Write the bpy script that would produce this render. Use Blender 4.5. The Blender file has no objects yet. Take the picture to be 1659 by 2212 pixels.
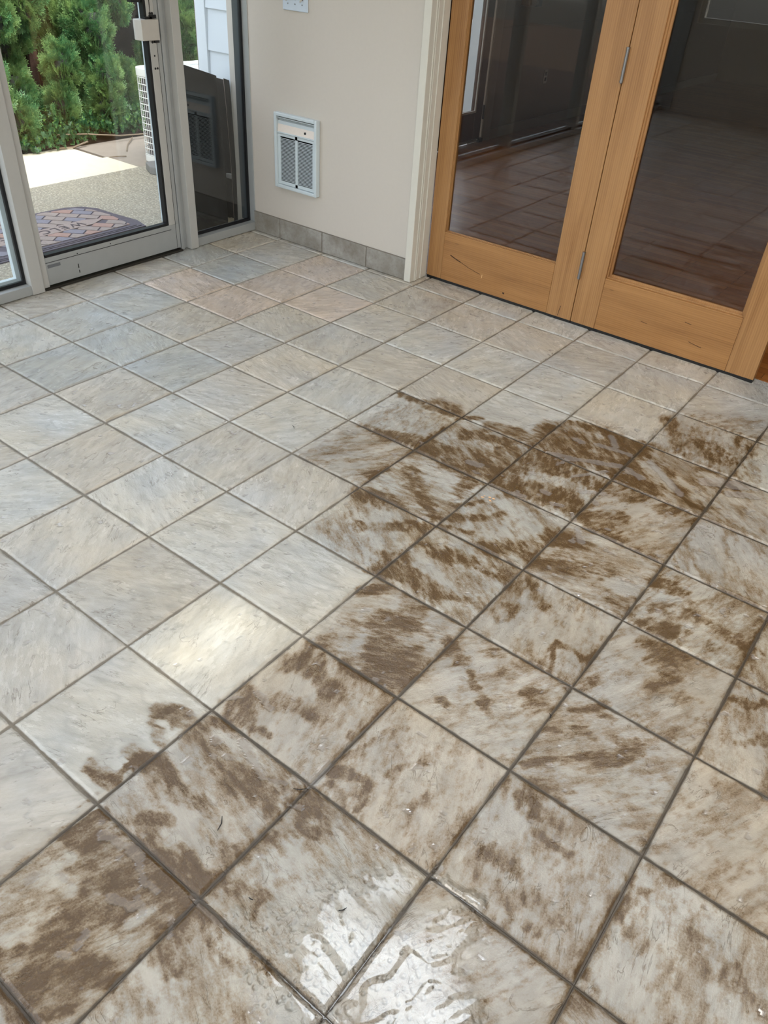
import bpy, bmesh, math, random
import numpy as np
from mathutils import Matrix, Vector
S = bpy.context.scene
COL = S.collection
QUICK = 1.0          # floor mesh spacing factor

# ------------------------------------------------------------------ camera, sky, sun, exposure
CAM = (0.95018, -0.71893, 1.47402)
RX = (0.790755, 0.609271, 0.059118); RY = (0.407109, -0.451324, -0.794084); RZ = (-0.457131, 0.651993, -0.604927)
cd = bpy.data.cameras.new('camera'); cam = bpy.data.objects.new('camera', cd); COL.objects.link(cam)
cam.matrix_world = Matrix(((RX[0], -RY[0], -RZ[0], CAM[0]), (RX[1], -RY[1], -RZ[1], CAM[1]), (RX[2], -RY[2], -RZ[2], CAM[2]), (0, 0, 0, 1)))
cd.sensor_fit = 'HORIZONTAL'; cd.sensor_width = 36; cd.lens = 1668.9 * 36 / 1659; cd.clip_start = 0.02
S.camera = cam
S.view_settings.view_transform = 'Standard'; S.view_settings.look = 'None'; S.view_settings.gamma = 1
S.view_settings.use_curve_mapping = False
S.view_settings.exposure = 0.34
SUN_DIR = Vector((-.591, -.166, -.788)).normalized()      # travel of the light
w = bpy.data.worlds.new('sky'); S.world = w; w.use_nodes = True
wn = w.node_tree.nodes; wl = w.node_tree.links
bgn = wn['Background']; sk = wn.new('ShaderNodeTexSky'); sk.sky_type = 'NISHITA'; sk.sun_disc = False
sk.sun_elevation = math.radians(52); sk.sun_rotation = math.radians(106); sk.air_density = 1.0; sk.dust_density = 2.5; sk.ozone_density = 1.0
hs = wn.new('ShaderNodeHueSaturation'); hs.inputs['Saturation'].default_value = 0.42
wl.new(sk.outputs[0], hs.inputs['Color']); wl.new(hs.outputs[0], bgn.inputs[0]); bgn.inputs[1].default_value = 0.95
sd = bpy.data.lights.new('sun', 'SUN'); so = bpy.data.objects.new('sun', sd); COL.objects.link(so)
so.rotation_euler = SUN_DIR.to_track_quat('-Z', 'Y').to_euler(); so.location = (6, 3, 8)
sd.energy = 3.6; sd.angle = math.radians(2.2); sd.color = (1, .93, .82)

# ------------------------------------------------------------------ helpers
def link(o, parent=None):
    COL.objects.link(o)
    if parent is not None: o.parent = parent
    return o
def tag(o, label=None, cat=None, group=None, kind=None):
    if label: o['label'] = label
    if cat: o['category'] = cat
    if group: o['group'] = group
    if kind: o['kind'] = kind
    return o
def empty(name, loc=(0, 0, 0), **k):
    o = bpy.data.objects.new(name, None); link(o); o.empty_display_size = .05
    o.location = loc; return tag(o, **k)
class MB:
    def __init__(s): s.v = []; s.f = []
    def add(s, vs, fs):
        n = len(s.v); s.v += [tuple(v) for v in vs]; s.f += [tuple(i + n for i in f) for f in fs]; return s
    def box(s, x0, x1, y0, y1, z0, z1):
        return s.add([(x0, y0, z0), (x1, y0, z0), (x1, y1, z0), (x0, y1, z0), (x0, y0, z1), (x1, y0, z1), (x1, y1, z1), (x0, y1, z1)],
                     [(0, 3, 2, 1), (4, 5, 6, 7), (0, 1, 5, 4), (1, 2, 6, 5), (2, 3, 7, 6), (3, 0, 4, 7)])
    def prism(s, pts, a, b, axis='z'):
        n = len(pts)
        def m(p, t): return {'z': (p[0], p[1], t), 'x': (t, p[0], p[1]), 'y': (p[0], t, p[1])}[axis]
        s.add([m(p, a) for p in pts] + [m(p, b) for p in pts],
              [tuple(range(n))[::-1], tuple(range(n, 2 * n))] + [(i, (i + 1) % n, n + (i + 1) % n, n + i) for i in range(n)]); return s
    def tube(s, path, r, n=8, cap=True):
        path = [Vector(p) for p in path]; rings = []
        rr = r if isinstance(r, (list, tuple)) else [r] * len(path)
        for i, p in enumerate(path):
            d = (path[min(i + 1, len(path) - 1)] - path[max(i - 1, 0)]).normalized()
            u = d.cross(Vector((0, 0, 1))); u = u if u.length > .1 else d.cross(Vector((1, 0, 0))); u.normalize(); v = d.cross(u)
            rings.append([p + (u * math.cos(t) + v * math.sin(t)) * rr[i] for t in [2 * math.pi * k / n for k in range(n)]])
        vs = [q for g in rings for q in g]; fs = []
        for i in range(len(path) - 1):
            for k in range(n): fs.append((i * n + k, i * n + (k + 1) % n, (i + 1) * n + (k + 1) % n, (i + 1) * n + k))
        if cap: fs += [tuple(range(n))[::-1], tuple(range((len(path) - 1) * n, len(path) * n))]
        return s.add(vs, fs)
    def build(s, name, mat, parent=None, bevel=0, loc=(0, 0, 0), smooth=False, seg=2):
        me = bpy.data.meshes.new(name); me.from_pydata(s.v, [], s.f); me.update()
        bm = bmesh.new(); bm.from_mesh(me); bmesh.ops.recalc_face_normals(bm, faces=bm.faces); bm.to_mesh(me); bm.free()
        o = bpy.data.objects.new(name, me); link(o, parent); o.location = loc
        if mat: me.materials.append(mat)
        if bevel:
            b = o.modifiers.new('bevel', 'BEVEL'); b.width = bevel; b.segments = seg; b.limit_method = 'ANGLE'
        if smooth or bevel:
            for p in me.polygons: p.use_smooth = True
            if bevel and not smooth:
                wn_ = o.modifiers.new('wn', 'WEIGHTED_NORMAL'); wn_.keep_sharp = True
        return o
def B(*a): return MB().box(*a)

# ------------------------------------------------------------------ materials
def s2l(c): return tuple(((x / 255) / 12.92 if x / 255 <= .04045 else ((x / 255 + .055) / 1.055) ** 2.4) for x in c)
class NT:
    def __init__(s, name):
        s.m = bpy.data.materials.new(name); s.m.use_nodes = True; s.t = s.m.node_tree; s.n = s.t.nodes; s.l = s.t.links
        s.b = s.n['Principled BSDF']
    def new(s, t, **k):
        x = s.n.new(t)
        for a, v in k.items(): setattr(x, a, v)
        return x
    def put(s, a, b): s.l.new(a, b)
    def val(s, sock, v):
        if hasattr(v, 'node'): s.put(v, sock)
        else: sock.default_value = v
    def math(s, op, a, b=0.0, c=0.0, clamp=False):
        x = s.new('ShaderNodeMath', operation=op, use_clamp=clamp); s.val(x.inputs[0], a); s.val(x.inputs[1], b); s.val(x.inputs[2], c); return x.outputs[0]
    def mix(s, f, a, b, mode='MIX'):
        x = s.new('ShaderNodeMix', data_type='RGBA', blend_type=mode); s.val(x.inputs[0], f)
        s.val(x.inputs[6], a if hasattr(a, 'node') else tuple(a) + (1,)); s.val(x.inputs[7], b if hasattr(b, 'node') else tuple(b) + (1,)); return x.outputs[2]
    def coord(s, scale=(1, 1, 1), rot=(0, 0, 0), src='Object', uv=None):
        if uv: tc = s.new('ShaderNodeUVMap', uv_map=uv).outputs[0]
        else: tc = s.new('ShaderNodeTexCoord').outputs[src]
        mp = s.new('ShaderNodeMapping'); mp.inputs['Scale'].default_value = scale; mp.inputs['Rotation'].default_value = rot
        s.put(tc, mp.inputs[0]); return mp.outputs[0]
    def noise(s, vec, scale=5, detail=4, rough=.55, dist=0):
        x = s.new('ShaderNodeTexNoise'); x.inputs['Scale'].default_value = scale; x.inputs['Detail'].default_value = detail
        x.inputs['Roughness'].default_value = rough; x.inputs['Distortion'].default_value = dist
        if vec is not None: s.put(vec, x.inputs['Vector'])
        return x.outputs['Fac']
    def ramp(s, f, stops, interp='LINEAR'):
        x = s.new('ShaderNodeValToRGB'); x.color_ramp.interpolation = interp
        e = x.color_ramp.elements
        while len(e) < len(stops): e.new(.5)
        for i, (p, c) in enumerate(stops): e[i].position = p; e[i].color = (tuple(c) + (1,)) if hasattr(c, '__len__') else (c, c, c, 1)
        s.put(f, x.inputs[0]); return x.outputs[0]
    def smooth(s, f, a, b):
        x = s.new('ShaderNodeMapRange', interpolation_type='SMOOTHSTEP'); s.put(f, x.inputs[0]); x.inputs[1].default_value = a; x.inputs[2].default_value = b; return x.outputs[0]
    def bump(s, h, strength=.3, dist=.01, prev=None):
        x = s.new('ShaderNodeBump'); x.inputs['Strength'].default_value = strength; x.inputs['Distance'].default_value = dist
        s.put(h, x.inputs['Height'])
        if prev is not None: s.put(prev, x.inputs['Normal'])
        return x.outputs[0]
    def attr(s, name, out='Fac'): return s.new('ShaderNodeAttribute', attribute_name=name).outputs[out]
    def set(s, **k):
        for a, v in k.items(): s.val(s.b.inputs[a.replace('_', ' ')], (tuple(v) + (1,)) if isinstance(v, tuple) and len(v) == 3 else v)
        return s
def plain(name, rgb, rough=.5, metal=0, var=.06, scale=30, bump=0, spec=.5):
    t = NT(name); c = s2l(rgb); n = t.noise(t.coord(), scale, 5)
    col = t.mix(n, tuple(x * (1 - var) for x in c), tuple(min(1, x * (1 + var)) for x in c))
    t.set(Base_Color=col, Roughness=rough, Metallic=metal); t.b.inputs['Specular IOR Level'].default_value = spec
    if bump: t.put(t.bump(n, bump, .002), t.b.inputs['Normal'])
    return t.m
def mat_glass(name='window glass', tint=(.93, .95, .95), r0=.065, rough=0.0):
    t = NT(name); t.n.remove(t.b); out = t.n['Material Output']
    geo = t.new('ShaderNodeNewGeometry'); dp = t.new('ShaderNodeVectorMath', operation='DOT_PRODUCT')
    t.put(geo.outputs['Incoming'], dp.inputs[0]); t.put(geo.outputs['Normal'], dp.inputs[1])
    c = t.math('ABSOLUTE', dp.outputs['Value']); k = t.math('POWER', t.math('SUBTRACT', 1.0, c, clamp=True), 5.0)
    fr = t.math('MULTIPLY_ADD', k, 1 - r0, r0)
    tr = t.new('ShaderNodeBsdfTransparent'); tr.inputs[0].default_value = tuple(tint) + (1,)
    gl = t.new('ShaderNodeBsdfGlossy'); gl.inputs['Roughness'].default_value = rough
    mx = t.new('ShaderNodeMixShader'); t.put(fr, mx.inputs[0]); t.put(tr.outputs[0], mx.inputs[1]); t.put(gl.outputs[0], mx.inputs[2]); t.put(mx.outputs[0], out.inputs[0])
    return t.m
def mat_wood(name, ca, cb, cc, axis='z', rough=.38, dens=1.0):
    """fine straight grained fir; grain runs along `axis`"""
    t = NT(name); st = {'z': (1, 1, .035), 'x': (.035, 1, 1), 'y': (1, .035, 1)}[axis]
    v = t.coord(st); a = t.noise(v, 38 * dens, 6, .6, .3); b = t.noise(v, 210 * dens, 3, .6); big = t.noise(t.coord({'z': (1, 1, .3), 'x': (.3, 1, 1), 'y': (1, .3, 1)}[axis]), 5, 3)
    wv = t.new('ShaderNodeTexWave', bands_direction={'z': 'X', 'x': 'Z', 'y': 'X'}[axis]); wv.inputs['Scale'].default_value = 34; wv.inputs['Distortion'].default_value = 3.5; wv.inputs['Detail'].default_value = 3
    t.put(v, wv.inputs[0])
    g = t.math('ADD', t.math('MULTIPLY', a, .6), t.math('MULTIPLY', wv.outputs['Fac'], .10)); g = t.math('ADD', g, t.math('MULTIPLY', b, .2))
    col = t.ramp(g, [(.3, s2l(cc)), (.5, s2l(cb)), (.72, s2l(ca))]); col = t.mix(t.smooth(big, .3, .75), col, t.mix(.5, col, s2l(ca)))
    sp = t.noise(t.coord({'z': (1, 1, .15), 'x': (.15, 1, 1), 'y': (1, .15, 1)}[axis]), 60, 1); col = t.mix(t.math('MULTIPLY', t.smooth(sp, .78, .84), .5), col, s2l((70, 40, 15)))
    t.set(Base_Color=col, Roughness=rough); t.put(t.bump(g, .12, .002), t.b.inputs['Normal']); return t.m

M = {}
M['glass'] = mat_glass()
M['glass_door'] = mat_glass('door glass', (.84, .82, .79), .052)
WA, WB, WC = (182, 138, 90), (168, 122, 74), (140, 96, 54)
M['fir_v'] = mat_wood('fir vertical grain', WA, WB, WC, 'z'); M['fir_h'] = mat_wood('fir horizontal grain', (180, 132, 80), (165, 117, 67), (132, 88, 46), 'x')
M['beige'] = plain('beige painted wall', (204, 195, 183), .6, var=.025, scale=60, bump=.1)
M['cream'] = plain('cream painted trim', (214, 209, 196), .4, var=.04, scale=25)
M['alu'] = plain('grey painted aluminium', (172, 174, 172), .38, metal=.25, var=.07, scale=18)
M['alu_l'] = plain('pale grey aluminium', (188, 186, 180), .42, metal=.1, var=.05, scale=18)
M['gasket'] = plain('black rubber gasket', (14, 14, 18), .45)
M['black'] = plain('black metal', (16, 16, 17), .4)
M['steel'] = plain('brushed steel', (150, 150, 152), .32, metal=1, var=.1, scale=90)
M['white'] = plain('white painted metal', (205, 214, 216), .35, var=.02)
M['heater_panel'] = plain('off white heater panel', (232, 220, 208), .45, var=.06, scale=70)
M['siding'] = None
M['dark'] = plain('dark void', (9, 10, 12), .8)
# ------------------------------------------------------------------ tiled floor (one structure, real relief, dirt, water and painted grey reflection as attributes)
MUD= [(-579,1530,-313,1533,16,0.8),(-434,1560,-365,1560,37,0.85),(-304,1554,-253,1577,16,0.7),(-192,1549,-91,1595,28,0.85),(-123,1577,6,1569,22,0.8),(-290,1272,-111,1351,36,0.9),(-231,1441,-57,1534,23,0.85),(-178,1247,-8,1281,39,0.9),(-50,1451,-11,1318,40,0.85),(-546,1228,-460,1249,17,0.7),(-437,1248,-309,1299,30,0.9),(-333,1002,-321,1084,18,0.6),(4,1708,27,1567,50,0.95),(78,1683,299,1775,51,0.95),(165,1606,299,1624,42,1),(6,1784,158,1829,23,0.6),(223,1818,300,1820,32,0.95),(17,1406,100,1504,47,0.95),(45,1290,255,1330,43,0.95),(135,1473,292,1496,34,0.9),(249,1289,316,1296,20,0.9),(72,1395,298,1425,10,-0.6),(286,1675,376,1573,41,0.85),(345,1625,446,1597,34,0.8),(340,1791,535,1659,18,0.75),(526,1613,608,1595,22,0.7),(322,2082,405,1965,41,0.75),(355,1872,409,1877,26,0.6),(481,1989,571,1938,46,0.7),(526,1832,592,1872,18,0.6),(563,2136,626,2078,29,0.5),(-237,1111,-81,990,26,0.8),(-81,990,-21,958,14,0.75),(-52,1126,-55,1199,28,0.8),(-77,1218,-24,1227,16,0.55),(-9,969,119,1101,14,0.65),(64,1193,137,1260,13,0.6),(167,948,240,1012,23,0.9),(207,953,303,993,18,0.65),(16,932,101,968,11,0.6),(-16,1049,42,1137,10,0.5),(183,1193,262,1229,12,0.5),(-280,899,-177,921,33,0.8),(-168,760,-11,917,19,0.8),(-183,779,-66,851,14,0.75),(-57,703,-28,714,18,0.6),(-31,625,-6,626,12,0.6),(5,670,166,675,29,0.9),(16,814,154,845,23,0.65),(103,830,259,866,22,0.7),(138,678,260,718,14,0.75),(-8,747,28,735,17,0.7),(21,757,270,740,8,-0.5),(309,1122,349,1110,33,0.85),(349,1142,389,1146,24,0.85),(319,992,496,1090,36,0.45),(496,1006,605,981,21,0.5),(316,1296,424,1341,37,0.85),(324,1467,442,1499,33,0.55),(502,1499,590,1508,27,0.65),(427,1260,467,1263,20,0.5),(363,1252,410,1278,25,0.75),(635,1141,671,1145,27,0.75),(679,1124,706,1149,17,0.85),(635,1033,750,1068,30,0.5),(637,958,826,989,24,0.55),(825,1071,938,1050,15,0.65),(291,867,376,859,30,0.65),(323,760,369,762,16,0.5),(426,825,489,792,16,0.45),(522,714,562,732,9,0.7),(596,722,614,771,9,0.75),(521,702,546,647,6,0.6),(302,703,377,720,23,0.5),(138,475,170,552,38,0.75),(206,387,258,389,41,0.85),(161,414,253,460,21,0.75),(11,539,46,583,18,0.7),(137,598,168,600,23,0.65),(296,554,363,522,14,0.55),(407,582,460,541,13,0.55),(631,890,610,825,15,0.5),(741,962,788,910,19,0.6),(616,1853,714,1784,29,0.4),(546,1749,626,1742,29,0.5),(-87,-86,-29,-54,19,0.85),(-37,-94,2,-53,8,0.7),(-76,-268,-22,-267,17,0.75),(-59,-185,-14,-171,13,0.65),(-72,-124,-20,-128,11,0.65),(-23,-261,-14,-171,8,0.7),(-20,-342,-21,-308,7,0.4),(17,-40,45,-9,20,0.85),(31,-86,158,-87,27,0.9),(134,-92,262,-87,23,0.95),(200,-60,265,-56,15,0.85),(273,-99,313,-93,12,0.85),(-5,-178,104,-176,18,0.85),(9,-152,67,-163,10,0.7),(117,-193,185,-178,20,0.75),(97,-272,140,-249,13,0.65),(202,-218,266,-215,12,0.55),(211,-261,277,-279,14,0.75),(288,-192,315,-200,8,0.6),(18,-121,177,-151,7,-0.6),(42,218,71,253,32,0.9),(81,242,190,220,22,0.75),(3,98,58,81,18,0.5),(100,116,155,136,24,0.85),(17,46,75,34,23,0.8),(97,28,140,22,11,0.6),(176,129,226,137,17,0.75),(288,147,292,167,8,0.7),(57,312,80,396,27,0.55),(137,309,200,305,13,0.6),(13,-387,45,-328,19,0.8),(53,-372,143,-342,28,0.95),(60,-440,111,-404,17,0.75),(133,-409,192,-337,27,0.95),(156,-331,274,-316,26,0.95),(188,-409,254,-355,17,0.95),(152,-483,216,-420,21,0.95),(171,-529,195,-484,28,0.95),(196,-568,235,-526,31,0.95),(222,-611,264,-560,22,0.9),(257,-509,288,-494,15,0.65),(103,-589,125,-576,10,0.65),(259,-432,284,-391,12,0.6),(231,-495,288,-434,12,-0.4),(331,-419,362,-414,19,0.75),(329,-385,352,-357,29,0.65),(349,-327,330,-332,16,0.85),(313,-434,332,-409,16,0.95),(371,-416,394,-388,16,0.85),(452,-321,482,-317,11,0.4),(408,-347,438,-348,8,0.4),(321,-52,369,-26,24,0.75),(334,-141,338,-98,16,0.75),(348,-109,403,-51,9,0.65),(314,-16,314,-44,20,0.85),(359,-230,404,-233,8,0.65),(321,-284,335,-255,17,0.5),(398,-238,415,-273,6,0.7),(318,62,383,86,13,0.85),(402,87,421,24,7,0.85),(341,29,384,15,10,0.6),(319,109,359,191,11,0.6),(155,-620,223,-628,9,0.8),(235,353,238,406,39,0.85),(163,446,176,490,21,0.6),(563,529,567,527,29,0.75),(389,362,402,364,10,0.65),(398,493,509,401,9,0.75),(328,504,364,504,16,0.55),(525,711,607,733,8,0.85),(556,639,531,700,6,0.65),(705,881,751,846,29,0.6),(770,894,812,817,25,0.7),(653,804,695,798,14,0.5),(651,670,660,717,13,0.5),(767,759,850,763,23,0.5),(658,564,712,618,14,0.9),(722,582,750,588,9,0.7),(636,343,767,485,11,0.85),(779,471,811,554,17,0.9),(634,455,724,515,12,0.6),(754,539,769,544,8,0.8),(749,347,751,348,10,0.65),(808,360,853,355,8,0.3),(665,270,708,255,15,0.65),(725,263,769,265,15,0.8),(737,212,804,215,9,0.75),(681,120,729,122,16,0.75),(708,111,748,107,11,0.65),(709,57,775,59,15,0.65),(778,90,810,88,14,0.55),(838,72,847,74,17,0.3),(784,44,828,36,12,0.45),(411,124,462,229,11,0.55),(478,86,515,152,9,0.45),(348,206,381,251,8,0.55),(979,297,1008,308,9,0.85),(942,36,965,25,11,0.75),(932,246,973,250,9,0.55),(938,164,947,211,9,0.65),(972,153,1018,139,17,0.55),(1108,195,1148,202,25,0.5),(1180,179,1208,165,24,0.65),(1066,225,1105,229,12,0.45),(947,836,1022,882,10,0.75),(1006,718,1051,782,7,0.95),(949,348,1010,341,14,0.3),(204,493,260,519,14,0.4)]
FILM_GLARE= [(135,1568,299,1645,14),(169,1721,286,1740,12),(98,1702,120,1699,12),(188,1809,231,1756,12),(56,1550,159,1579,9),(195,1467,273,1579,7),(78,1400,89,1390,9),(161,1319,180,1317,11),(218,1279,249,1289,9),(292,1274,316,1244,9),(339,1214,384,1157,11),(261,1410,324,1448,11),(366,1749,521,1627,14),(560,1761,695,1845,26),(650,1745,714,1784,16),(319,1642,371,1628,16),(-120,1300,-76,1310,12),(93,1239,125,1249,8),(317,1386,329,1379,10),(4,44,24,70,6),(43,104,101,91,9),(117,-13,211,-50,10),(65,-49,74,-50,10),(215,-54,261,-31,6),(307,7,303,64,11),(299,-63,328,-53,6),(65,-344,110,-338,9),(131,-327,156,-331,11),(164,-337,203,-357,7),(214,-355,237,-352,6),(182,-414,225,-401,8),(218,-385,248,-393,6),(297,-369,316,-391,6),(294,-317,375,-317,8),(206,-506,198,-481,6),(191,-533,207,-525,6),(93,-81,99,-83,6),(114,-67,124,-62,6)]
GLOSS= [(588,-201,711,-171,70,1),(483,-234,597,-263,55,0.8),(502,-349,622,-316,44,0.9),(680,-156,718,-32,41,0.7),(639,6,731,12,15,0.8),(483,-157,576,-46,35,0.6),(392,-287,464,-311,20,0.7),(714,-242,811,-175,43,1)]
ZONE= [(-563,1509),(4,1532),(103,1909),(316,1849),(316,2235),(597,2400),(1300,141),(181,-754),(-23,-604),(12,-315),(12,-11),(20,301),(6,618),(-287,629),(-287,919),(-572,929),(-575,1223)]
SHEEN= [(-844,372,-634,433,108,0.9),(-577,249,-567,342,82,0.9),(-601,96,-632,228,79,0.7),(-1261,235,-1296,356,121,0.8),(-710,-98,-789,34,76,0.7),(-817,928,-512,888,106,0.6),(-1163,1243,-935,1194,142,0.9),(-1157,1425,-1016,1443,84,0.5),(-1675,484,-1396,385,92,0.8),(-1137,426,-1121,601,63,0.5),(-531,-79,-437,-62,68,0.5),(-476,673,-440,808,57,0.4),(-842,2064,-643,1994,79,0.9),(-531,1688,-521,1810,55,0.8),(-1837,641,-1513,495,74,0.7)]
GX = [-2.50, -2.1887, -1.866, -1.5438, -1.2318, -.921, -.6106, -.3087, -.0018, .3073, .6196, .9318, 1.243, 1.555, 1.867, 2.178, 2.49, 2.80, 3.11, 3.42, 3.73]
GY = [-3.42, -3.11, -2.80, -2.49, -2.18, -1.866, -1.554, -1.242, -.93, -.62, -.3119, .0014, .3124, .6203, .9264, 1.2325, 1.5454, 1.853, 2.1743, 2.4961, 2.81]
HUE = {(2,8):'p',(2,9):'p',(2,10):'p',(3,9):'p',(1,8):'p',(4,9):'t',(3,5):'t',(5,10):'t',(8,9):'t',(8,11):'t',(3,8):'t',(3,10):'t',(6,10):'t',(9,3):'t',(1,7):'c',(1,6):'c',(2,6):'c',(3,6):'c',(1,9):'c',(0,9):'c',(2,5):'c',(6,9):'l',(7,8):'l',(7,6):'l',(7,7):'l',(5,6):'l',(7,3):'l',(7,2):'l',(7,4):'l',(6,4):'l',(7,5):'l',(8,6):'l',(5,7):'l'}
rng = np.random.default_rng(7)
TAB = rng.random((256, 256))
def vnoise(x, y, f, ox=0.0, oy=0.0):
    x = x * f + ox; y = y * f + oy
    xi = np.floor(x).astype(int); yi = np.floor(y).astype(int); fx = x - xi; fy = y - yi
    fx = fx * fx * fx * (fx * (fx * 6 - 15) + 10); fy = fy * fy * fy * (fy * (fy * 6 - 15) + 10)
    a = TAB[xi % 256, yi % 256]; b = TAB[(xi + 1) % 256, yi % 256]; c = TAB[xi % 256, (yi + 1) % 256]; d = TAB[(xi + 1) % 256, (yi + 1) % 256]
    return (a + (b - a) * fx) + ((c + (d - c) * fx) - (a + (b - a) * fx)) * fy
def fbm(x, y, f, o=4, ox=0.0, oy=0.0, g=.5):
    s = 0; a = 1; t = 0
    for k in range(o): s = s + a * vnoise(x, y, f * 2 ** k, ox + 17.3 * k, oy + 9.1 * k); t += a; a *= g
    return s / t
def sstep(v, a, b):
    t = np.clip((v - a) / (b - a), 0, 1); return t * t * (3 - 2 * t)
def axis_lines(lines, lo, hi, vlo, vhi):
    out = []; h = .0042 * QUICK; g = .0016 * QUICK
    pts = [lo] + [l for l in lines if lo < l < hi] + [hi]
    fine = lambda p: vlo - .05 < p < vhi + .05
    for a, b in zip(pts[:-1], pts[1:]):
        if not (fine(a) or fine(b)): out += list(np.arange(a, b, .03)); continue
        e = .012
        out += list(np.arange(a, a + e, g)); out += list(np.linspace(a + e, b - e, max(2, int((b - a - 2 * e) / h)), endpoint=False)); out += list(np.arange(b - e, b - g * .5, g))
    out.append(hi); return np.unique(np.round(out, 5))
def build_floor():
    X0, X1, Y0, Y1 = -2.46, 3.9, -3.5, 2.715
    ax = axis_lines(GX, X0, X1, -2.5, 1.3); ay = axis_lines(GY, Y0, Y1, -.80, 2.8)
    nx, ny = len(ax), len(ay); X, Y = np.meshgrid(ax, ay)
    gx = np.array(GX); gy = np.array(GY)
    ti = np.clip(np.searchsorted(gx, X) - 1, 0, len(gx) - 1); tj = np.clip(np.searchsorted(gy, Y) - 1, 0, len(gy) - 1)
    # per tile random numbers
    R1 = rng.random((30, 30)); R2 = rng.random((30, 30)); R3 = rng.random((30, 30)); R4 = rng.random((30, 30))
    r1 = R1[ti, tj]; r2 = R2[ti, tj]; r3 = R3[ti, tj]; r4 = R4[ti, tj]
    # grain frame of every tile: cleft runs in one of a few directions
    ang = np.array([0.35, 0.35 + 1.57, -.45, 1.1])[(r1 * 4).astype(int) % 4] + (r2 - .5) * .5
    ca, sa = np.cos(ang), np.sin(ang); U = X * ca + Y * sa + r3 * 7; V = -X * sa + Y * ca + r4 * 7
    # distance to the nearest joint, wobbly
    def jd(A, L):
        i = np.clip(np.searchsorted(L, A), 1, len(L) - 1); return np.minimum(np.abs(A - L[i - 1]), np.abs(A - L[i]))
    wob = (fbm(X, Y, 22, 3, 3.3, 1.7) - .5) * .0045 + (fbm(X, Y, 90, 2, 31.3, 1.7) - .5) * .0016
    dx = jd(X, gx) + wob; dy = jd(Y, gy) + wob; d = np.minimum(dx, dy)
    gw = .0039
    grout = 1 - sstep(d, gw - .0012, gw + .0012)
    edge = sstep(d, gw, gw + .007)
    # slate relief: terraces + long clefts in the grain direction
    n1 = fbm(U * .45, V, 9, 4, 2.2, 5.1); n2 = fbm(U * .35, V, 26, 4, 7.7, 3.3); n3 = fbm(X, Y, 7, 3, 11.1, 4.2)
    st = n1 * 5.0; ter = (np.floor(st) + sstep(st - np.floor(st), .78, .98)) / 5.0
    ledge = sstep(st - np.floor(st), .74, .86) * (1 - sstep(st - np.floor(st), .9, 1.0))
    dp = np.clip((fbm(X, Y, 11, 2, 40.4, 8.8) - .66) * 5, 0, 1)
    H = (ter * .0022 + n2 * .0030 + n3 * .002 - sstep(dp, .1, .5) * .0012) * edge - (1 - edge) * .0 - grout * .0016
    H = H - .0042
    # dirt
    wx = X + (fbm(X, Y, 16, 3, 1.1, 2.2) - .5) * .03 + (fbm(U * .4, V, 45, 4, 5.5, 2.2) - .5) * .026
    wy = Y + (fbm(X, Y, 16, 3, 21.1, 12.2) - .5) * .03 + (fbm(U * .4, V, 45, 4, 15.5, 32.2) - .5) * .026
    def strokes(L, soft=.75, warp=True, grow=0.0, rs=1.0):
        F = np.zeros_like(X); N = np.zeros_like(X); PX, PY = (wx, wy) if warp else (X, Y)
        for t in L:
            ax_, ay_, bx_, by_, r = [q / 1000 for q in t[:5]]; s = t[5] if len(t) > 5 else 1.0; r = r * rs + grow
            i0, i1 = np.searchsorted(ax, [min(ax_, bx_) - 2 * r - .05, max(ax_, bx_) + 2 * r + .05]); j0, j1 = np.searchsorted(ay, [min(ay_, by_) - 2 * r - .05, max(ay_, by_) + 2 * r + .05])
            if i1 <= i0 or j1 <= j0: continue
            px = PX[j0:j1, i0:i1]; py = PY[j0:j1, i0:i1]; vx, vy = bx_ - ax_, by_ - ay_; L2 = vx * vx + vy * vy + 1e-9
            k = np.clip(((px - ax_) * vx + (py - ay_) * vy) / L2, 0, 1); dd = np.hypot(px - ax_ - k * vx, py - ay_ - k * vy) / r
            f = 1 - sstep(dd, soft * .35, soft * .35 + 1.15)
            if s > 0: F[j0:j1, i0:i1] = 1 - (1 - F[j0:j1, i0:i1]) * (1 - s * f)
            else: N[j0:j1, i0:i1] = np.maximum(N[j0:j1, i0:i1], -s * f)
        return F * (1 - N)
    def inside(P, px, py):
        c = np.zeros(px.shape, bool); n = len(P)
        for i in range(n):
            x1, y1 = P[i][0] / 1000, P[i][1] / 1000; x2, y2 = P[(i + 1) % n][0] / 1000, P[(i + 1) % n][1] / 1000
            if y1 == y2: continue
            c ^= ((y1 > py) != (y2 > py)) & (px < (x2 - x1) * (py - y1) / (y2 - y1) + x1)
        return c
    mud = strokes(MUD, rs=1.45)
    zone = np.zeros_like(X)
    for ox, oy in ((0, 0), (.03, 0), (-.03, 0), (0, .03), (0, -.03), (.02, .02), (-.02, -.02)): zone += inside(ZONE, wx + ox, wy + oy)
    zone /= 7
    film_glare = strokes(FILM_GLARE, soft=1.25, warp=False)
    fw = (fbm(X, Y, 34, 3, 8.8, 1.2) - .5); film_glare = sstep(film_glare + fw * 1.5, .42, .50)
    gl = strokes(GLOSS, soft=.6, rs=1.15)
    she = strokes(SHEEN, soft=.6)
    stain = fbm(U * .4, V, 13, 5, 61.1, 3.4, .6); stain2 = fbm(U * .3, V, 40, 4, 5.1, 43.4, .6)
    hi = fbm(U * .4, V, 30, 5, 12.3, 7.9, .62)
    fine = fbm(U * .45, V, 95, 4, 2.3, 77.9, .65); fine2 = fbm(X, Y, 70, 4, 42.3, 7.9, .6)
    nz = .40 * hi + .30 * stain2 + .30 * fine
    cnt = lambda q: np.clip((q - .5) * 2.2 + .5, 0, 1)
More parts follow.
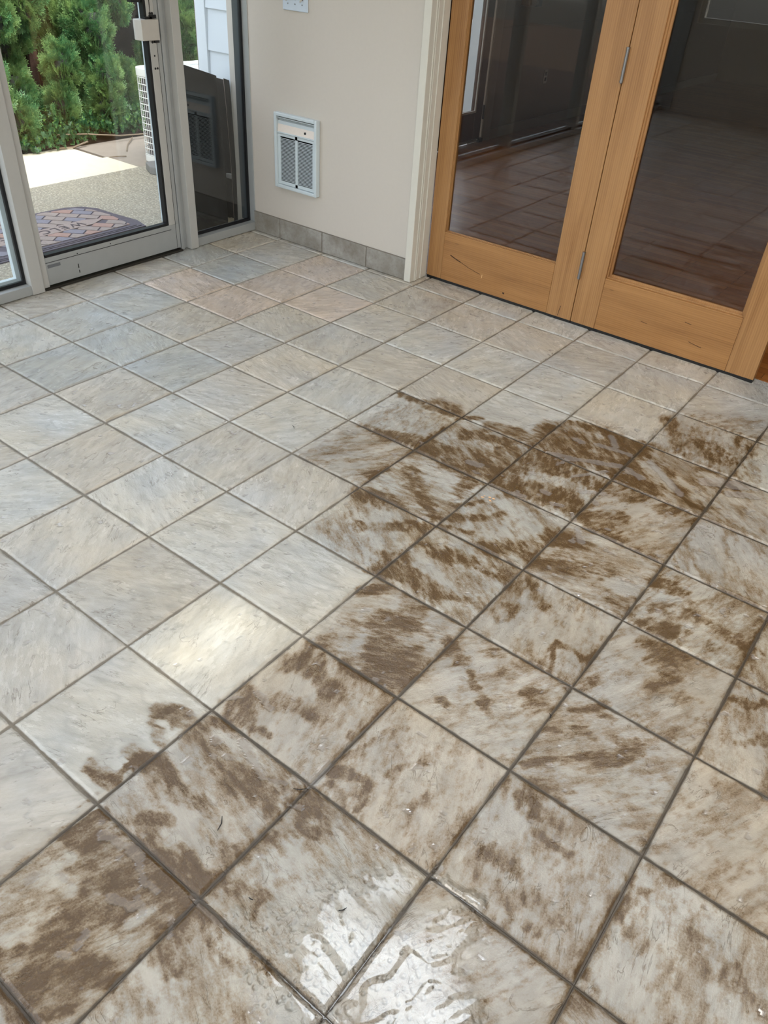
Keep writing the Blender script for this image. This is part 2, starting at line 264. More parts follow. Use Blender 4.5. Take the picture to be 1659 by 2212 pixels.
    nz = cnt(nz); nb = cnt(.35 * stain + .30 * hi + .2 * fine + .15 * fine2)
    core = sstep(mud + (nz - .5) * 1.0 * sstep(mud, .03, .30), .16, 1.0)
    wash = zone * (.40 + .60 * sstep(nb, .30, .72)) * (1 - .45 * gl) + .55 * sstep(mud + (nb - .5) * .3, .05, .5) * (1 - .6 * zone)
    m = 1 - (1 - .97 * core * (.66 + .75 * (nb - .3))) * (1 - .60 * wash); m = np.clip(m, 0, 1)
    # dirt gathers in the joints and on the low lips beside them
    near = np.exp(-np.maximum(d - gw, 0) / .012) * zone * np.clip((n3 - .35) * 3, 0, 1); m = np.clip(m + near * .45, 0, 1)
    gd = strokes(MUD, grow=.03); gd = np.clip(np.maximum(gd, zone * .85), 0, 1)
    # tile body colour
    pal = {'n': (199, 194, 185), 'p': (210, 194, 180), 't': (203, 195, 182), 'c': (190, 190, 185), 'l': (204, 201, 193)}
    base_c = np.zeros((30, 30, 3))
    for i in range(30):
        for j in range(30):
            jj = j - 8; k = HUE.get((i, jj), None)
            if k is None:
                q = R4[i, j]; k = 'n' if q < .45 else ('t' if q < .7 else 'l')
            c = np.array(s2l(pal[k])); base_c[i, j] = c * (.95 + .1 * R3[i, j])
    C = base_c[ti, tj]
    mott = (fbm(U * .5, V, 8, 4, 3.1, 71.2) - .5)[..., None]; warm = (fbm(X, Y, 6, 3, 91, 2) - .5)[..., None]
    vein = (stain2 - .5)[..., None]
    C = C * (1 + mott * .24 + vein * .36) * (1 + warm * np.array([.14, .02, -.18]))
    C = C * (1 - ledge[..., None] * .10 * edge[..., None])
    C = np.clip(C, 0, 1)
    Z = H
    V3 = np.stack([X, Y, Z], -1).reshape(-1, 3).astype(np.float32)
    idx = np.arange(nx * ny).reshape(ny, nx); Fq = np.stack([idx[:-1, :-1], idx[:-1, 1:], idx[1:, 1:], idx[1:, :-1]], -1).reshape(-1, 4)
    me = bpy.data.meshes.new('floor'); me.vertices.add(len(V3)); me.vertices.foreach_set('co', V3.ravel())
    me.loops.add(Fq.size); me.loops.foreach_set('vertex_index', Fq.ravel().astype(np.int32))
    me.polygons.add(len(Fq)); me.polygons.foreach_set('loop_start', (np.arange(len(Fq)) * 4).astype(np.int32))
    me.update(calc_edges=True); me.polygons.foreach_set('use_smooth', np.ones(len(Fq), bool))
    for nm, A in (('mud', m), ('grout', grout), ('groutdirt', gd), ('film_glare', film_glare), ('gloss', gl), ('sheen', she), ('wetzone', np.clip(zone + mud, 0, 1))):
        a = me.attributes.new(nm, 'FLOAT', 'POINT'); a.data.foreach_set('value', A.astype(np.float32).ravel())
    a = me.attributes.new('body', 'FLOAT_COLOR', 'POINT'); a.data.foreach_set('color', np.concatenate([C, np.ones(X.shape + (1,))], -1).astype(np.float32).ravel())
    a = me.attributes.new('grain', 'FLOAT_VECTOR', 'POINT'); a.data.foreach_set('vector', np.stack([U, V, r1 * 5], -1).astype(np.float32).ravel())
    o = bpy.data.objects.new('floor', me); link(o); tag(o, kind='structure')
    print('floor verts', len(V3)); return o
def mat_floor():
    t = NT('wet slate-look porcelain tile')
    gv = t.attr('grain', 'Vector'); mp = t.new('ShaderNodeMapping'); mp.inputs['Scale'].default_value = (.35, 1, 1); t.put(gv, mp.inputs[0]); g = mp.outputs[0]
    body = t.attr('body', 'Color'); mud = t.attr('mud'); gr = t.attr('grout'); gd = t.attr('groutdirt'); film_glare = t.attr('film_glare'); gls = t.attr('gloss'); wz = t.attr('wetzone')
    o = t.coord()
    f1 = t.noise(g, 60, 8, .68); f2 = t.noise(o, 260, 5, .7); f3 = t.noise(g, 150, 6, .7, .5)
    col = t.mix(t.math('MULTIPLY', t.smooth(f1, .38, .64), .5), t.mix(1.0, body, (.84, .82, .78), 'MULTIPLY'), body)
    col = t.mix(t.math('MULTIPLY', t.smooth(f3, .62, .72), .30), col, s2l((120, 110, 100)))
    col = t.mix(t.math('MULTIPLY', t.smooth(f2, .66, .74), .25), col, s2l((95, 86, 78)))
    rdg = t.math('ABSOLUTE', t.math('SUBTRACT', t.noise(g, 17, 5, .6, .8), .5)); crk = t.math('SUBTRACT', 1.0, t.smooth(rdg, .0, .012)); crk = t.math('MULTIPLY', crk, t.smooth(t.noise(o, 14, 3), .48, .62))
    col = t.mix(t.math('MULTIPLY', crk, .45), col, s2l((112, 98, 84)))
    # dirty water: thin tea coloured wash to thick brown
    mm = t.math('ADD', mud, t.math('MULTIPLY', t.math('MULTIPLY', t.math('SUBTRACT', f1, .5), 1.5), t.smooth(mud, .02, .4)), clamp=True)
    mm = t.math('ADD', mm, t.math('MULTIPLY', t.math('MULTIPLY', t.math('SUBTRACT', f2, .5), .6), t.smooth(mud, .05, .5)), clamp=True)
    wash = t.mix(mm, (1, 1, 1), s2l((162, 137, 104)))
    mcol = t.mix(1.0, col, wash, 'MULTIPLY')
    thick = t.mix(t.smooth(t.math('ADD', mm, t.math('MULTIPLY', t.math('SUBTRACT', f2, .5), .5)), .45, 1.05), s2l((142, 116, 80)), s2l((82, 59, 30)))
    mcol = t.mix(t.math('MULTIPLY', t.smooth(mm, .32, .98), .88), mcol, thick)
    mcol = t.mix(t.math('MULTIPLY', film_glare, .42), mcol, s2l((158, 152, 148)))  # grey sky reflection on the water film, painted into the colour
    gn = t.noise(o, 90, 4)
    gc = t.mix(gd, t.mix(gn, s2l((108, 98, 84)), s2l((142, 132, 116))), t.mix(gn, s2l((44, 35, 24)), s2l((80, 66, 48))))
    col = t.mix(gr, mcol, gc)
    rough = t.mix(t.smooth(t.noise(o, 4.5, 3), .4, .62), (.24,) * 3, (.38,) * 3)
    rough = t.mix(t.smooth(f1, .35, .7), t.mix(1.0, rough, (.72,) * 3, 'MULTIPLY'), rough)
    rough = t.mix(t.math('MULTIPLY', wz, .55), rough, (.24,) * 3); rough = t.mix(film_glare, rough, (.05,) * 3); rough = t.mix(gls, rough, (.06,) * 3)
    rough = t.mix(t.math('MULTIPLY', t.attr('sheen'), t.smooth(t.noise(g, 26, 5, .65), .36, .50)), rough, (.10,) * 3)
    rough = t.mix(t.math('MULTIPLY', gr, .8), rough, (.45,) * 3)
    flat = t.math('SUBTRACT', 1.0, t.math('MULTIPLY', film_glare, .9))
    h = t.math('ADD', t.math('MULTIPLY', f1, .8), t.math('MULTIPLY', f3, .35)); h = t.math('ADD', h, t.math('SUBTRACT', t.math('MULTIPLY', f2, .2), t.math('MULTIPLY', crk, .35))); h = t.math('MULTIPLY', h, flat)
    bmp = t.bump(h, .62, .0045)
    # beads and ripples of standing water
    vo = t.new('ShaderNodeTexVoronoi', feature='SMOOTH_F1'); vo.inputs['Scale'].default_value = 85; vo.inputs['Randomness'].default_value = 1; t.put(o, vo.inputs['Vector'])
    rp = t.math('ADD', t.math('MULTIPLY', t.smooth(vo.outputs['Distance'], .1, .45), .6), t.math('MULTIPLY', t.noise(o, 34, 4, .55, .8), 1.6))
    b2 = t.bump(t.math('MULTIPLY', rp, gls), 1.0, .008, bmp)
    t.set(Base_Color=col, Roughness=rough); t.put(b2, t.b.inputs['Normal']); t.b.inputs['Specular IOR Level'].default_value = .75
    t.b.inputs['Coat Weight'].default_value = 0.0
    t.put(t.math('MULTIPLY', gls, .6), t.b.inputs['Coat Weight']); t.b.inputs['Coat Roughness'].default_value = .04
    return t.m
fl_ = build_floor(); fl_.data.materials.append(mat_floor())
# ------------------------------------------------------------------ room shell
ROOMX1, ROOMY0 = 3.9, -3.5
WY = 2.535          # face of the beige wall
def struct(o): return tag(o, kind='structure')
struct(MB().box(-2.40, -1.30, WY, WY + .16, 0, 2.75).box(-2.56, -2.40, WY + .01, WY + .16, 0, 2.75).build('wall_back', M['beige']))
struct(MB().box(-1.30, 2.2, 2.60, 2.76, 2.06, 2.75).box(2.2, ROOMX1, 2.60, 2.76, 0, 2.75).build('wall_back_header', M['beige'])); bpy.data.objects['wall_back_header'].name = 'wall_over_doors'
struct(MB().box(ROOMX1, ROOMX1 + .15, ROOMY0, 2.76, 0, 3.0).build('wall_right', M['beige']))
# wall behind the camera with wide windows
fw = MB().box(-2.5, ROOMX1, ROOMY0 - .15, ROOMY0, 0, .84).box(-2.5, ROOMX1, ROOMY0 - .15, ROOMY0, 2.2, 3.0)
for x in (-2.5, -.45, 1.6, 3.65): fw.box(x, x + .25, ROOMY0 - .15, ROOMY0, .84, 2.2)
struct(fw.build('wall_front', M['beige']))
for k, x in enumerate((-2.25, -.2, 1.85)):
    r = struct(MB().box(x, x + 1.8, ROOMY0 - .1, ROOMY0 - .04, .84, .89).box(x, x + 1.8, ROOMY0 - .1, ROOMY0 - .04, 2.15, 2.2).box(x, x + .05, ROOMY0 - .1, ROOMY0 - .04, .89, 2.15).box(x + 1.75, x + 1.8, ROOMY0 - .1, ROOMY0 - .04, .89, 2.15).box(x + .88, x + .92, ROOMY0 - .1, ROOMY0 - .04, .89, 2.15).build('window_%d' % (k + 4), M['cream']))
    B(x + .05, x + 1.75, ROOMY0 - .074, ROOMY0 - .068, .89, 2.15).build('glass_pane', M['glass'], r)
# ceiling: sloping white boards with an unseen skylight slot added to shape the sun patch
SK = (1.72, 1.95, .56, .86)   # x0,x1,y0,y1 of the slot
cz = lambda x: 2.27 + (x + 2.5) * .08
def slab(x0, x1, y0, y1, mb): mb.add([(x0, y0, cz(x0)), (x1, y0, cz(x1)), (x1, y1, cz(x1)), (x0, y1, cz(x0)), (x0, y0, cz(x0) + .1), (x1, y0, cz(x1) + .1), (x1, y1, cz(x1) + .1), (x0, y1, cz(x0) + .1)], [(0, 3, 2, 1), (4, 5, 6, 7), (0, 1, 5, 4), (1, 2, 6, 5), (2, 3, 7, 6), (3, 0, 4, 7)])
cm = MB(); slab(-2.56, SK[0], ROOMY0 - .15, 2.76, cm); slab(SK[1], ROOMX1 + .15, ROOMY0 - .15, 2.76, cm); slab(SK[0], SK[1], ROOMY0 - .15, SK[2], cm); slab(SK[0], SK[1], SK[3], 2.76, cm)
M['ceil'] = plain('white ceiling paint', (226, 224, 218), .7, var=.02)
struct(cm.build('ceiling', M['ceil']))
zs = cz(1.83) + .05
struct(B(SK[0] - .02, SK[1] + .02, SK[2] - .02, SK[3] + .02, zs + .06, zs + .066).build('window_7', mat_glass('added sun slot glass', (.86, .88, .88), .04)))  # glass of the unseen slot added to shape the sun patch
# ceiling lamp panels: cool one inferred from its reflection, unseen warm ones added fill
lt = NT('added fill light diffuser'); lt.set(Base_Color=(.9, .9, .9), Emission_Color=(1.0, .96, .90)); lt.b.inputs['Emission Strength'].default_value = 14; M['lamp'] = lt.m  # glow of the added warm fill panels
lt = NT('cool lamp diffuser'); lt.set(Base_Color=(.9, .9, .9), Emission_Color=(.84, .92, 1.0)); lt.b.inputs['Emission Strength'].default_value = 15; M['lampc'] = lt.m
lampz = cz(.12) - .02
for lx, ly, lb in ((1.35, 1.75, 'added white square fill light panel nearest the wooden doors'), (.15, .72, 'white square ceiling light panel above the middle of the tiled floor'), (.3, -2.2, 'added white square fill light panel behind the camera by the front windows'), (2.6, -2.0, 'added white square fill light panel in the rear right corner of the ceiling')):
    cool = lx < .2 and ly > 0
    lp = empty('ceiling_or_fill_light', (lx, ly, cz(lx) - .045), label=lb, cat='ceiling light', group='ceiling and added fill light panels')
    MB().box(-.36, .36, -.36, .36, -.02, .02).build('lamp_housing', M['cream'], lp, .004); B(-.33, .33, -.33, .33, -.026, -.018).build('diffuser', M['lampc'] if cool else M['lamp'], lp)  # warm diffusers belong to the added fill panels
# sky light portals in the openings (sampling aid only)
def portal(loc, rot, sx, sy):
    l = bpy.data.lights.new('window_portal', 'AREA'); l.shape = 'RECTANGLE'; l.size = sx; l.size_y = sy; l.cycles.is_portal = True
    o = bpy.data.objects.new('window_portal', l); link(o); o.location = loc; o.rotation_euler = rot
portal((-2.62, -.4, 1.1), (0, math.radians(-90), 0), 2.2, 5.8)
portal((.7, ROOMY0 - .2, 1.5), (math.radians(90), 0, 0), 6.2, 1.4)

# ---- baseboard tiles
def mat_basetile():
    t = NT('baseboard tile'); o = t.coord((1, 1, 1)); n = t.noise(o, 9, 6, .65); n2 = t.noise(o, 70, 5, .7)
    c = t.ramp(n, [(.3, s2l((128, 120, 108))), (.5, s2l((150, 144, 134))), (.7, s2l((172, 168, 160)))]); c = t.mix(t.math('MULTIPLY', t.smooth(n2, .5, .7), .35), c, s2l((110, 100, 88)))
    t.set(Base_Color=c, Roughness=.5); t.put(t.bump(n2, .4, .003), t.b.inputs['Normal']); return t.m
M['btile'] = mat_basetile(); M['grout'] = plain('grey grout', (128, 120, 108), .8, var=.15)
bb = MB(); xs = [-2.40, -2.195, -1.877, -1.565, -1.302]
for a, b in zip(xs[:-1], xs[1:]): bb.box(a + .003, b - .003, WY - .011, WY, .002, .107)
o = struct(bb.build('baseboard_back', M['btile'], bevel=.0025)); B(-2.40, -1.30, WY - .007, WY, 0, .110).build('grout', M['grout'], o)

# ---- door casing
cs = MB().box(-1.302, -1.262, WY - .022, 2.66, .001, 2.08)
for y in (2.548, 2.562, 2.60): cs.box(-1.264, -1.2575, y, y + .008, .001, 2.06)
cs.box(-1.302, 2.25, WY - .022, 2.66, 2.045, 2.13)
struct(cs.build('trim_1', M['cream'], bevel=.003))

# ---- wooden folding doors
DY = 2.655; TH = .042
def leaf(n, x0, x1, ls, rs, recess, beadw):
    r = tag(bpy.data.objects.new('door_%d' % n, None), kind='structure'); link(r); r.empty_display_size = .05; r.location = (x0, DY, 0)
    Wd = x1 - x0; ZT = 2.035; ZB = .013
    B(0, ls, 0, TH, ZB, ZT).build('stile', M['fir_v'], r, .002)
    B(Wd - rs, Wd, 0, TH, ZB, ZT).build('stile', M['fir_v'], r, .002)
    B(ls + .0006, Wd - rs - .0006, .0004, TH, ZB, .255).build('rail', M['fir_h'], r, .002)
    B(ls + .0006, Wd - rs - .0006, .0004, TH, 1.92, ZT).build('rail', M['fir_h'], r, .002)
    gx0, gx1, gz0, gz1 = ls, Wd - rs, .255, 1.92
    bd = MB()
    for k, (dy, e) in enumerate(((recess * .35, beadw * .45), (recess * .75, beadw))):
        y0 = dy; y1 = recess + .004
        bd.box(gx0, gx0 + e, y0, y1, gz0, gz1).box(gx1 - e, gx1, y0, y1, gz0, gz1).box(gx0 + e, gx1 - e, y0, y1, gz0, gz0 + e).box(gx0 + e, gx1 - e, y0, y1, gz1 - e, gz1)
    bd.build('glazing_bead', M['fir_v'], r, .0012)
    B(gx0 + .002, gx1 - .002, recess + .004, recess + .010, gz0 + .002, gz1 - .002).build('glass_pane', M['glass_door'], r)
    return r
def gap_strip(r, w_): B(0, w_, .005, .038, -.003, .0135).build('gap_shade_strip', M['black'], r)  # black strip put in for the shade of the gap under each leaf
D2 = leaf(2, -1.256, -.4135, .088, .130, .020, .004)
D3 = leaf(3, -.4105, .457, .122, .122, .030, .016)
gap_strip(D2, .842); gap_strip(D3, .866)
def hinge(par, x, z):
    h = MB().tube([(x, -.007, z - .058), (x, -.007, z + .058)], .0068, 12).build('hinge', M['steel'], par, smooth=False)
    for q in (-.058, -.022, .022, .058): MB().tube([(x, -.007, z + q - .0035), (x, -.007, z + q + .0035)], .0076, 12).build('knuckle', M['steel'], h)
    MB().tube([(x, -.007, z - .066), (x, -.007, z - .058)], [.003, .006], 10).build('hinge_pin', M['steel'], h)
hinge(D3, -.0015, 1.086); hinge(D3, -.0015, .284)
# marks on the door: knots, dark streaks, a gouge
struct(B(-1.26, 2.2, 2.66, 2.72, -.02, -.004).build('gap_shade_base', M['black']))  # black base strip for the dark gap under the doors
mk = plain('dark wood scar', (60, 34, 14), .7)
def scar(par, pts, wdt, nm='scratch', mat=None):
    m = MB()
    for (xa, za), (xb, zb) in zip(pts[:-1], pts[1:]):
        dx, dz = xb - xa, zb - za; L = math.hypot(dx, dz) or 1; nx_, nz_ = -dz / L * wdt, dx / L * wdt
        m.add([(xa - nx_, -.0004, za - nz_), (xb - nx_, -.0004, zb - nz_), (xb + nx_, -.0004, zb + nz_), (xa + nx_, -.0004, za + nz_), (xa - nx_, .001, za - nz_), (xb - nx_, .001, zb - nz_), (xb + nx_, .001, zb + nz_), (xa + nx_, .001, za + nz_)], [(0, 1, 2, 3), (7, 6, 5, 4), (0, 4, 5, 1), (1, 5, 6, 2), (2, 6, 7, 3), (3, 7, 4, 0)])
    m.build(nm, mat or mk, par)
scar(D2, [(.135, .148), (.17, .136), (.20, .128)], .0022); scar(D2, [(.20, .128), (.25, .112), (.32, .098)], .0009)
scar(D2, [(.462, .043), (.472, .040)], .0035); scar(D2, [(.333, .082), (.333, .100)], .0014, 'scratch', plain('bare wood', (225, 185, 130), .6))
scar(D2, [(.775, .02), (.778, .045), (.782, .07)], .0012); scar(D3, [(.52, .17), (.55, .166)], .001); scar(D3, [(.56, .09), (.62, .08)], .001); scar(D3, [(.33, .115), (.36, .112)], .0008); scar(D3, [(.135, .77), (.137, .785)], .0014, 'scratch', M['fir_h'])

# ---- next room
M['oak'] = None
def mat_planks():
    t = NT('oak strip floor'); v = t.coord((1, 1, 1)); br = t.new('ShaderNodeTexBrick'); br.offset = .37; br.squash = 1
    br.inputs['Scale'].default_value = 1; br.inputs['Brick Width'].default_value = .75; br.inputs['Row Height'].default_value = .057; br.inputs['Mortar Size'].default_value = .0012
    br.inputs['Color1'].default_value = s2l((196, 128, 68)) + (1,); br.inputs['Color2'].default_value = s2l((158, 92, 44)) + (1,); br.inputs['Mortar'].default_value = s2l((50, 28, 14)) + (1,)
    t.put(v, br.inputs[0]); g = t.noise(t.coord((.06, 1, 1)), 90, 5, .6); c = t.mix(t.math('MULTIPLY', g, .5), br.outputs[0], s2l((88, 48, 22)))
    t.set(Base_Color=c, Roughness=.28); t.put(t.bump(g, .05, .002), t.b.inputs['Normal']); return t.m
M['planks'] = mat_planks()
struct(B(-2.83, 4.2, 2.716, 12, -.06, -.001).build('floor_2', M['planks']))
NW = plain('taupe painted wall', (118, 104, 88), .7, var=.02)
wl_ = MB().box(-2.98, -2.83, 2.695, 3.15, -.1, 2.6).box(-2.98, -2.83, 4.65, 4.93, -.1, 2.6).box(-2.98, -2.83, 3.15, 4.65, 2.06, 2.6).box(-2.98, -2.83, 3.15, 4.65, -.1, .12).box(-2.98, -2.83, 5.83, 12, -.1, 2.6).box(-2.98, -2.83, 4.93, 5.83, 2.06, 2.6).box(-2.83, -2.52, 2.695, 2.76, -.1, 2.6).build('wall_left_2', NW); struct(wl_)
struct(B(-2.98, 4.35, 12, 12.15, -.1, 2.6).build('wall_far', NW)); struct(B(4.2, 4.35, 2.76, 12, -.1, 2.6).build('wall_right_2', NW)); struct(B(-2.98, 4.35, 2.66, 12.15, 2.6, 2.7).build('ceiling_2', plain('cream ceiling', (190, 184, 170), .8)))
struct(MB().box(-2.83, -2.818, 5.84, 12, .82, .85).box(-2.83, -2.812, 5.84, 12, .835, .843).build('trim_3', NW)); struct(B(-2.83, -2.816, 5.84, 12, 0, .085).build('baseboard_left', plain('taupe trim', (128, 114, 96), .5), bevel=.003))
struct(MB().box(-2.83, -2.81, 5.72, 5.84, 0, 2.06).box(-2.83, -2.81, 4.86, 4.98, 0, 2.06).build('trim_4', plain('taupe casing', (130, 118, 100), .5), bevel=.003))
ol = empty('wall_outlet', (-2.828, 6.764, .425), label='small pale outlet plate on the dark wall of the next room', cat='outlet')
B(0, .006, -.035, .035, -.057, .057).build('cover_plate', plain('taupe plate', (150, 142, 128), .4), ol, .002)
for z in (-.022, .022): B(.005, .008, -.016, .016, z - .014, z + .014).build('socket', M['dark'], ol)
fx = empty('wall_bracket', (-2.83, 6.19, 1.04), label='brown bracket fixed on the wall of the next room beside its exterior door', cat='bracket')
B(0, .09, -.09, .05, -.045, .06).build('bracket_body', plain('tan plastic', (120, 92, 62), .5), fx, .015); B(.0, .1, .05, .12, -.05, .05).build('bracket_end', M['black'], fx, .01)
r = struct(MB().box(-2.95, -2.88, 3.15, 3.2, .12, 2.06).box(-2.95, -2.88, 3.875, 3.925, .12, 2.06).box(-2.95, -2.88, 4.6, 4.65, .12, 2.06).box(-2.95, -2.88, 3.2, 4.6, 2.0, 2.06).box(-2.95, -2.88, 3.2, 4.6, .12, .17).build('window_3', M['cream'])); B(-2.918, -2.912, 3.2, 4.6, .17, 2.0).build('glass_pane', M['glass'], r)  # unseen window added so daylight reaches the next room's floor
portal((-3.05, 3.9, 1.1), (0, math.radians(-90), 0), 1.9, 1.5)
# exterior door of the next room
r = tag(bpy.data.objects.new('door_4', None), kind='structure'); link(r); r.location = (-2.87, 4.98, 0)
DB = plain('dark red brown door', (82, 50, 38), .45, var=.1)
MB().box(0, .04, 0, .11, .02, 2.04).box(0, .04, .603, .72, .02, 2.04).box(0, .04, .11, .603, .02, .25).box(0, .04, .11, .603, 1.9, 2.04).build('door_frame', DB, r, .003)
WP = plain('white window trim', (225, 222, 214), .4)
MB().box(.036, .046, .10, .115, .24, 1.91).box(.036, .046, .588, .606, .24, 1.91).box(.036, .046, .115, .588, .24, .256).build('glazing_trim', WP, r)
B(.018, .024, .11, .603, .25, 1.9).build('glass_pane', M['glass'], r)
MB().box(.04, .058, .0, .70, .012, .03).build('door_sweep', plain('grey sweep', (140, 136, 128), .4), r); B(.04, .075, .66, .72, .004, .034).build('sweep_end', M['black'], r)
for z in (.235, 1.10): MB().tube([(.05, .722, z - .055), (.05, .722, z + .055)], .009, 10).build('hinge', M['black'], r)
# ------------------------------------------------------------------ glass wall on the left (inner face x = GWX)
GWX = -2.40
A = M['alu']; AL = M['alu_l']
ww = tag(bpy.data.objects.new('window_1', None), kind='structure'); link(ww); ww.location = (GWX, 0, 0)
HT = 2.2
def frame_member(par, name, y0, y1, z0, z1, d0, d1, mat=A, bev=.002): return B(-d1, -d0, y0, y1, z0, z1).build(name, mat, par, bev)
Y0 = ROOMY0
frame_member(ww, 'bottom_rail', Y0, 1.088, .002, .046, .0, .09); frame_member(ww, 'top_rail', Y0, 1.088, 2.14, HT, 0, .09)
MB().box(-.05, -.036, Y0, 1.088, .046, .062).box(-.05, -.036, 1.074, 1.088, .062, 2.14).build('gasket', M['gasket'], ww)
frame_member(ww, 'post', 1.088, 1.150, .002, HT, -.006, .10, AL)
for y in (-1.35, -.1): frame_member(ww, 'post', y - .03, y + .03, .046, 2.14, -.006, .10, AL)
B(-.046, -.040, Y0, 1.078, .05, 2.14).build('glass_pane', M['glass'], ww)
MB().box(-.10, -.075, Y0, 1.088, .046, .066).build('outer_stop', M['white'], ww)
MB().box(-.10, -.075, 1.066, 1.088, .066, 2.14).build('outer_stop', M['white'], ww)
# sliding door
dd = tag(bpy.data.objects.new('door_1', None), kind='structure'); link(dd); dd.location = (GWX, 0, 0)
B(-.060, -.012, 1.186, 1.985, .018, .146).build('bottom_rail', A, dd, .002)
B(-.0125, -.0105, 1.186, 1.93, .122, .124).build('seam', M['black'], dd)
B(-.060, -.012, 1.186, 1.985, 2.08, 2.17).build('top_rail', A, dd, .002)
B(-.060, -.008, 1.151, 1.186, .012, 2.17).build('stile', AL, dd, .002)
B(-.060, -.012, 1.921, 1.962, .146, 2.08).build('stile', AL, dd, .002); B(-.060, -.014, 1.9635, 1.986, .018, 2.17).build('stile', A, dd, .0015)
MB().box(-.045, -.030, 1.186, 1.196, .146, 2.08).box(-.045, -.0155, 1.908, 1.921, .146, 2.08).box(-.045, -.0155, 1.196, 1.908, .144, .158).build('gasket', M['gasket'], dd)
B(-.041, -.035, 1.19, 1.925, .146, 2.08).build('glass_pane', M['glass'], dd)
MB().box(-.085, -.05, 1.932, 1.97, .15, 2.08).build('outer_stop', M['white'], dd)
B(-.09, -.0, 1.151, 1.988, .001, .010).build('threshold', plain('dark bronze threshold', (54, 50, 44), .5, metal=.3), dd)
MB().box(-.012, -.010, 1.195, 1.262, .098, .112).build('tape_strip', plain('grey tape', (112, 114, 116), .4), dd)
for (y, z, r_) in ((1.95, 1.087, .006), (1.938, 1.087, .006), (1.937, .975, .0055), (1.941, .92, .004), (1.938, .868, .0048), (1.951, .868, .0048)):
    MB().tube([(-.0125, y, z), (-.0105, y, z)], r_, 10).build('screw', M['black'], dd)
for y, z in ((1.972, .03), (1.98, .032)): MB().tube([(-.0145, y, z), (-.0125, y, z)], .003, 8).build('screw', M['black'], dd)
for y, z in ((1.55, .135), (1.36, .13)): MB().tube([(-.0125, y, z), (-.0108, y, z)], .003, 8).build('screw', M['black'], dd)
MB().box(-.0125, -.0105, 1.353, 1.357, .062, .082).box(-.0125, -.0105, 1.354, 1.358, .038, .052).build('scratch', M['black'], dd)
MB().box(-.04, -.006, 1.93, 1.968, 1.068, 1.082).box(-.04, -.006, 1.905, 1.945, 1.066, 1.076).build('latch_bolt', M['black'], dd)
B(-.03, -.004, 1.945, 1.972, .972, .981).build('latch_bolt', M['black'], dd)
B(-.014, -.012, 1.938, 1.942, .98, 1.35).build('weather_strip', M['black'], dd); B(-.0138, -.0118, 1.960, 1.9625, .02, .98).build('weather_strip', M['black'], dd)
B(-.05, .010, 1.868, 1.966, .984, 1.066).build('lock_guard', plain('off white lock cover', (196, 190, 180), .45), dd, .003)
MB().box(-.05, -.02, 1.85, 1.90, 1.13, 1.2).build('latch_housing', M['black'], dd)
# jamb, mullion and right fixed light
wr = tag(bpy.data.objects.new('window_2', None), kind='structure'); link(wr); wr.location = (GWX, 0, 0)
frame_member(wr, 'jamb', 1.990, 2.012, .002, HT, .012, .09, A); frame_member(wr, 'jamb', 2.012, 2.034, .002, HT, .022, .09, A)
frame_member(wr, 'post', 2.034, 2.084, .002, HT, -.018, .10, AL)
frame_member(wr, 'bottom_rail', 2.084, WY, .002, .046, -.004, .09, A); frame_member(wr, 'top_rail', 2.0, WY, 2.14, HT, 0, .09)
frame_member(wr, 'jamb', 2.530, WY + .003, .046, 2.14, -.004, .09, A)
MB().box(-.05, -.036, 2.084, 2.530, .046, .060).box(-.05, -.036, 2.517, 2.530, .06, 2.14).build('gasket', M['gasket'], wr)
B(-.046, -.040, 2.086, 2.520, .052, 2.14).build('glass_pane', M['glass'], wr)
frame_member(wr, 'outer_jamb', 2.524, 2.545, .046, 2.14, .052, .10, plain('dark grey frame', (78, 84, 88), .35, metal=.4))
struct(B(-2.56, GWX, ROOMY0, WY, HT, 2.30).build('trim_5', M['alu_l']))
struct(B(-2.52, -2.30, ROOMY0, ROOMY0 + .02, 0, HT).build('trim_6', M['alu']))

# ------------------------------------------------------------------ things on the wall
ht = empty('wall_heater', (-2.205, WY, .288), label='pale grey louvred electric heater recessed in the beige wall', cat='wall heater')
HW, HH = .300, .372
fr = MB().box(0, .017, -.030, 0, 0, HH).box(HW - .017, HW, -.030, 0, 0, HH).box(.017, HW - .017, -.030, 0, 0, .017).box(.017, HW - .017, -.030, 0, HH - .017, HH)
fr.build('frame', M['white'], ht, .003)
B(.017, HW - .017, -.004, 0, .017, HH - .017).build('backing', M['dark'], ht)
lv = MB(); gz0, gz1 = .019, .272
lv.box(.018, .036, -.018, -.012, gz0, gz1).box(.142, .158, -.018, -.012, gz0, gz1).box(HW - .036, HW - .018, -.018, -.012, gz0, gz1).box(.036, HW - .036, -.018, -.012, gz0, gz0 + .014).box(.036, HW - .036, -.018, -.012, gz1 - .016, gz1)
NS = 32
for k in range(NS + 1):
    z = gz0 + .014 + (gz1 - .030 - gz0) * k / NS
    for a, b in ((.036, .142), (.158, HW - .036)): lv.add([(a, -.018, z), (b, -.018, z), (b, -.010, z - .002), (a, -.010, z - .002), (a, -.018, z + .0032), (b, -.018, z + .0032), (b, -.010, z + .0012), (a, -.010, z + .0012)], [(0, 1, 2, 3), (7, 6, 5, 4), (0, 4, 5, 1), (1, 5, 6, 2), (2, 6, 7, 3), (3, 7, 4, 0)])
lv.build('louvre_grille', M['white'], ht)
B(.018, HW - .018, -.023, -.010, .274, .281).build('lip', M['white'], ht, .001)
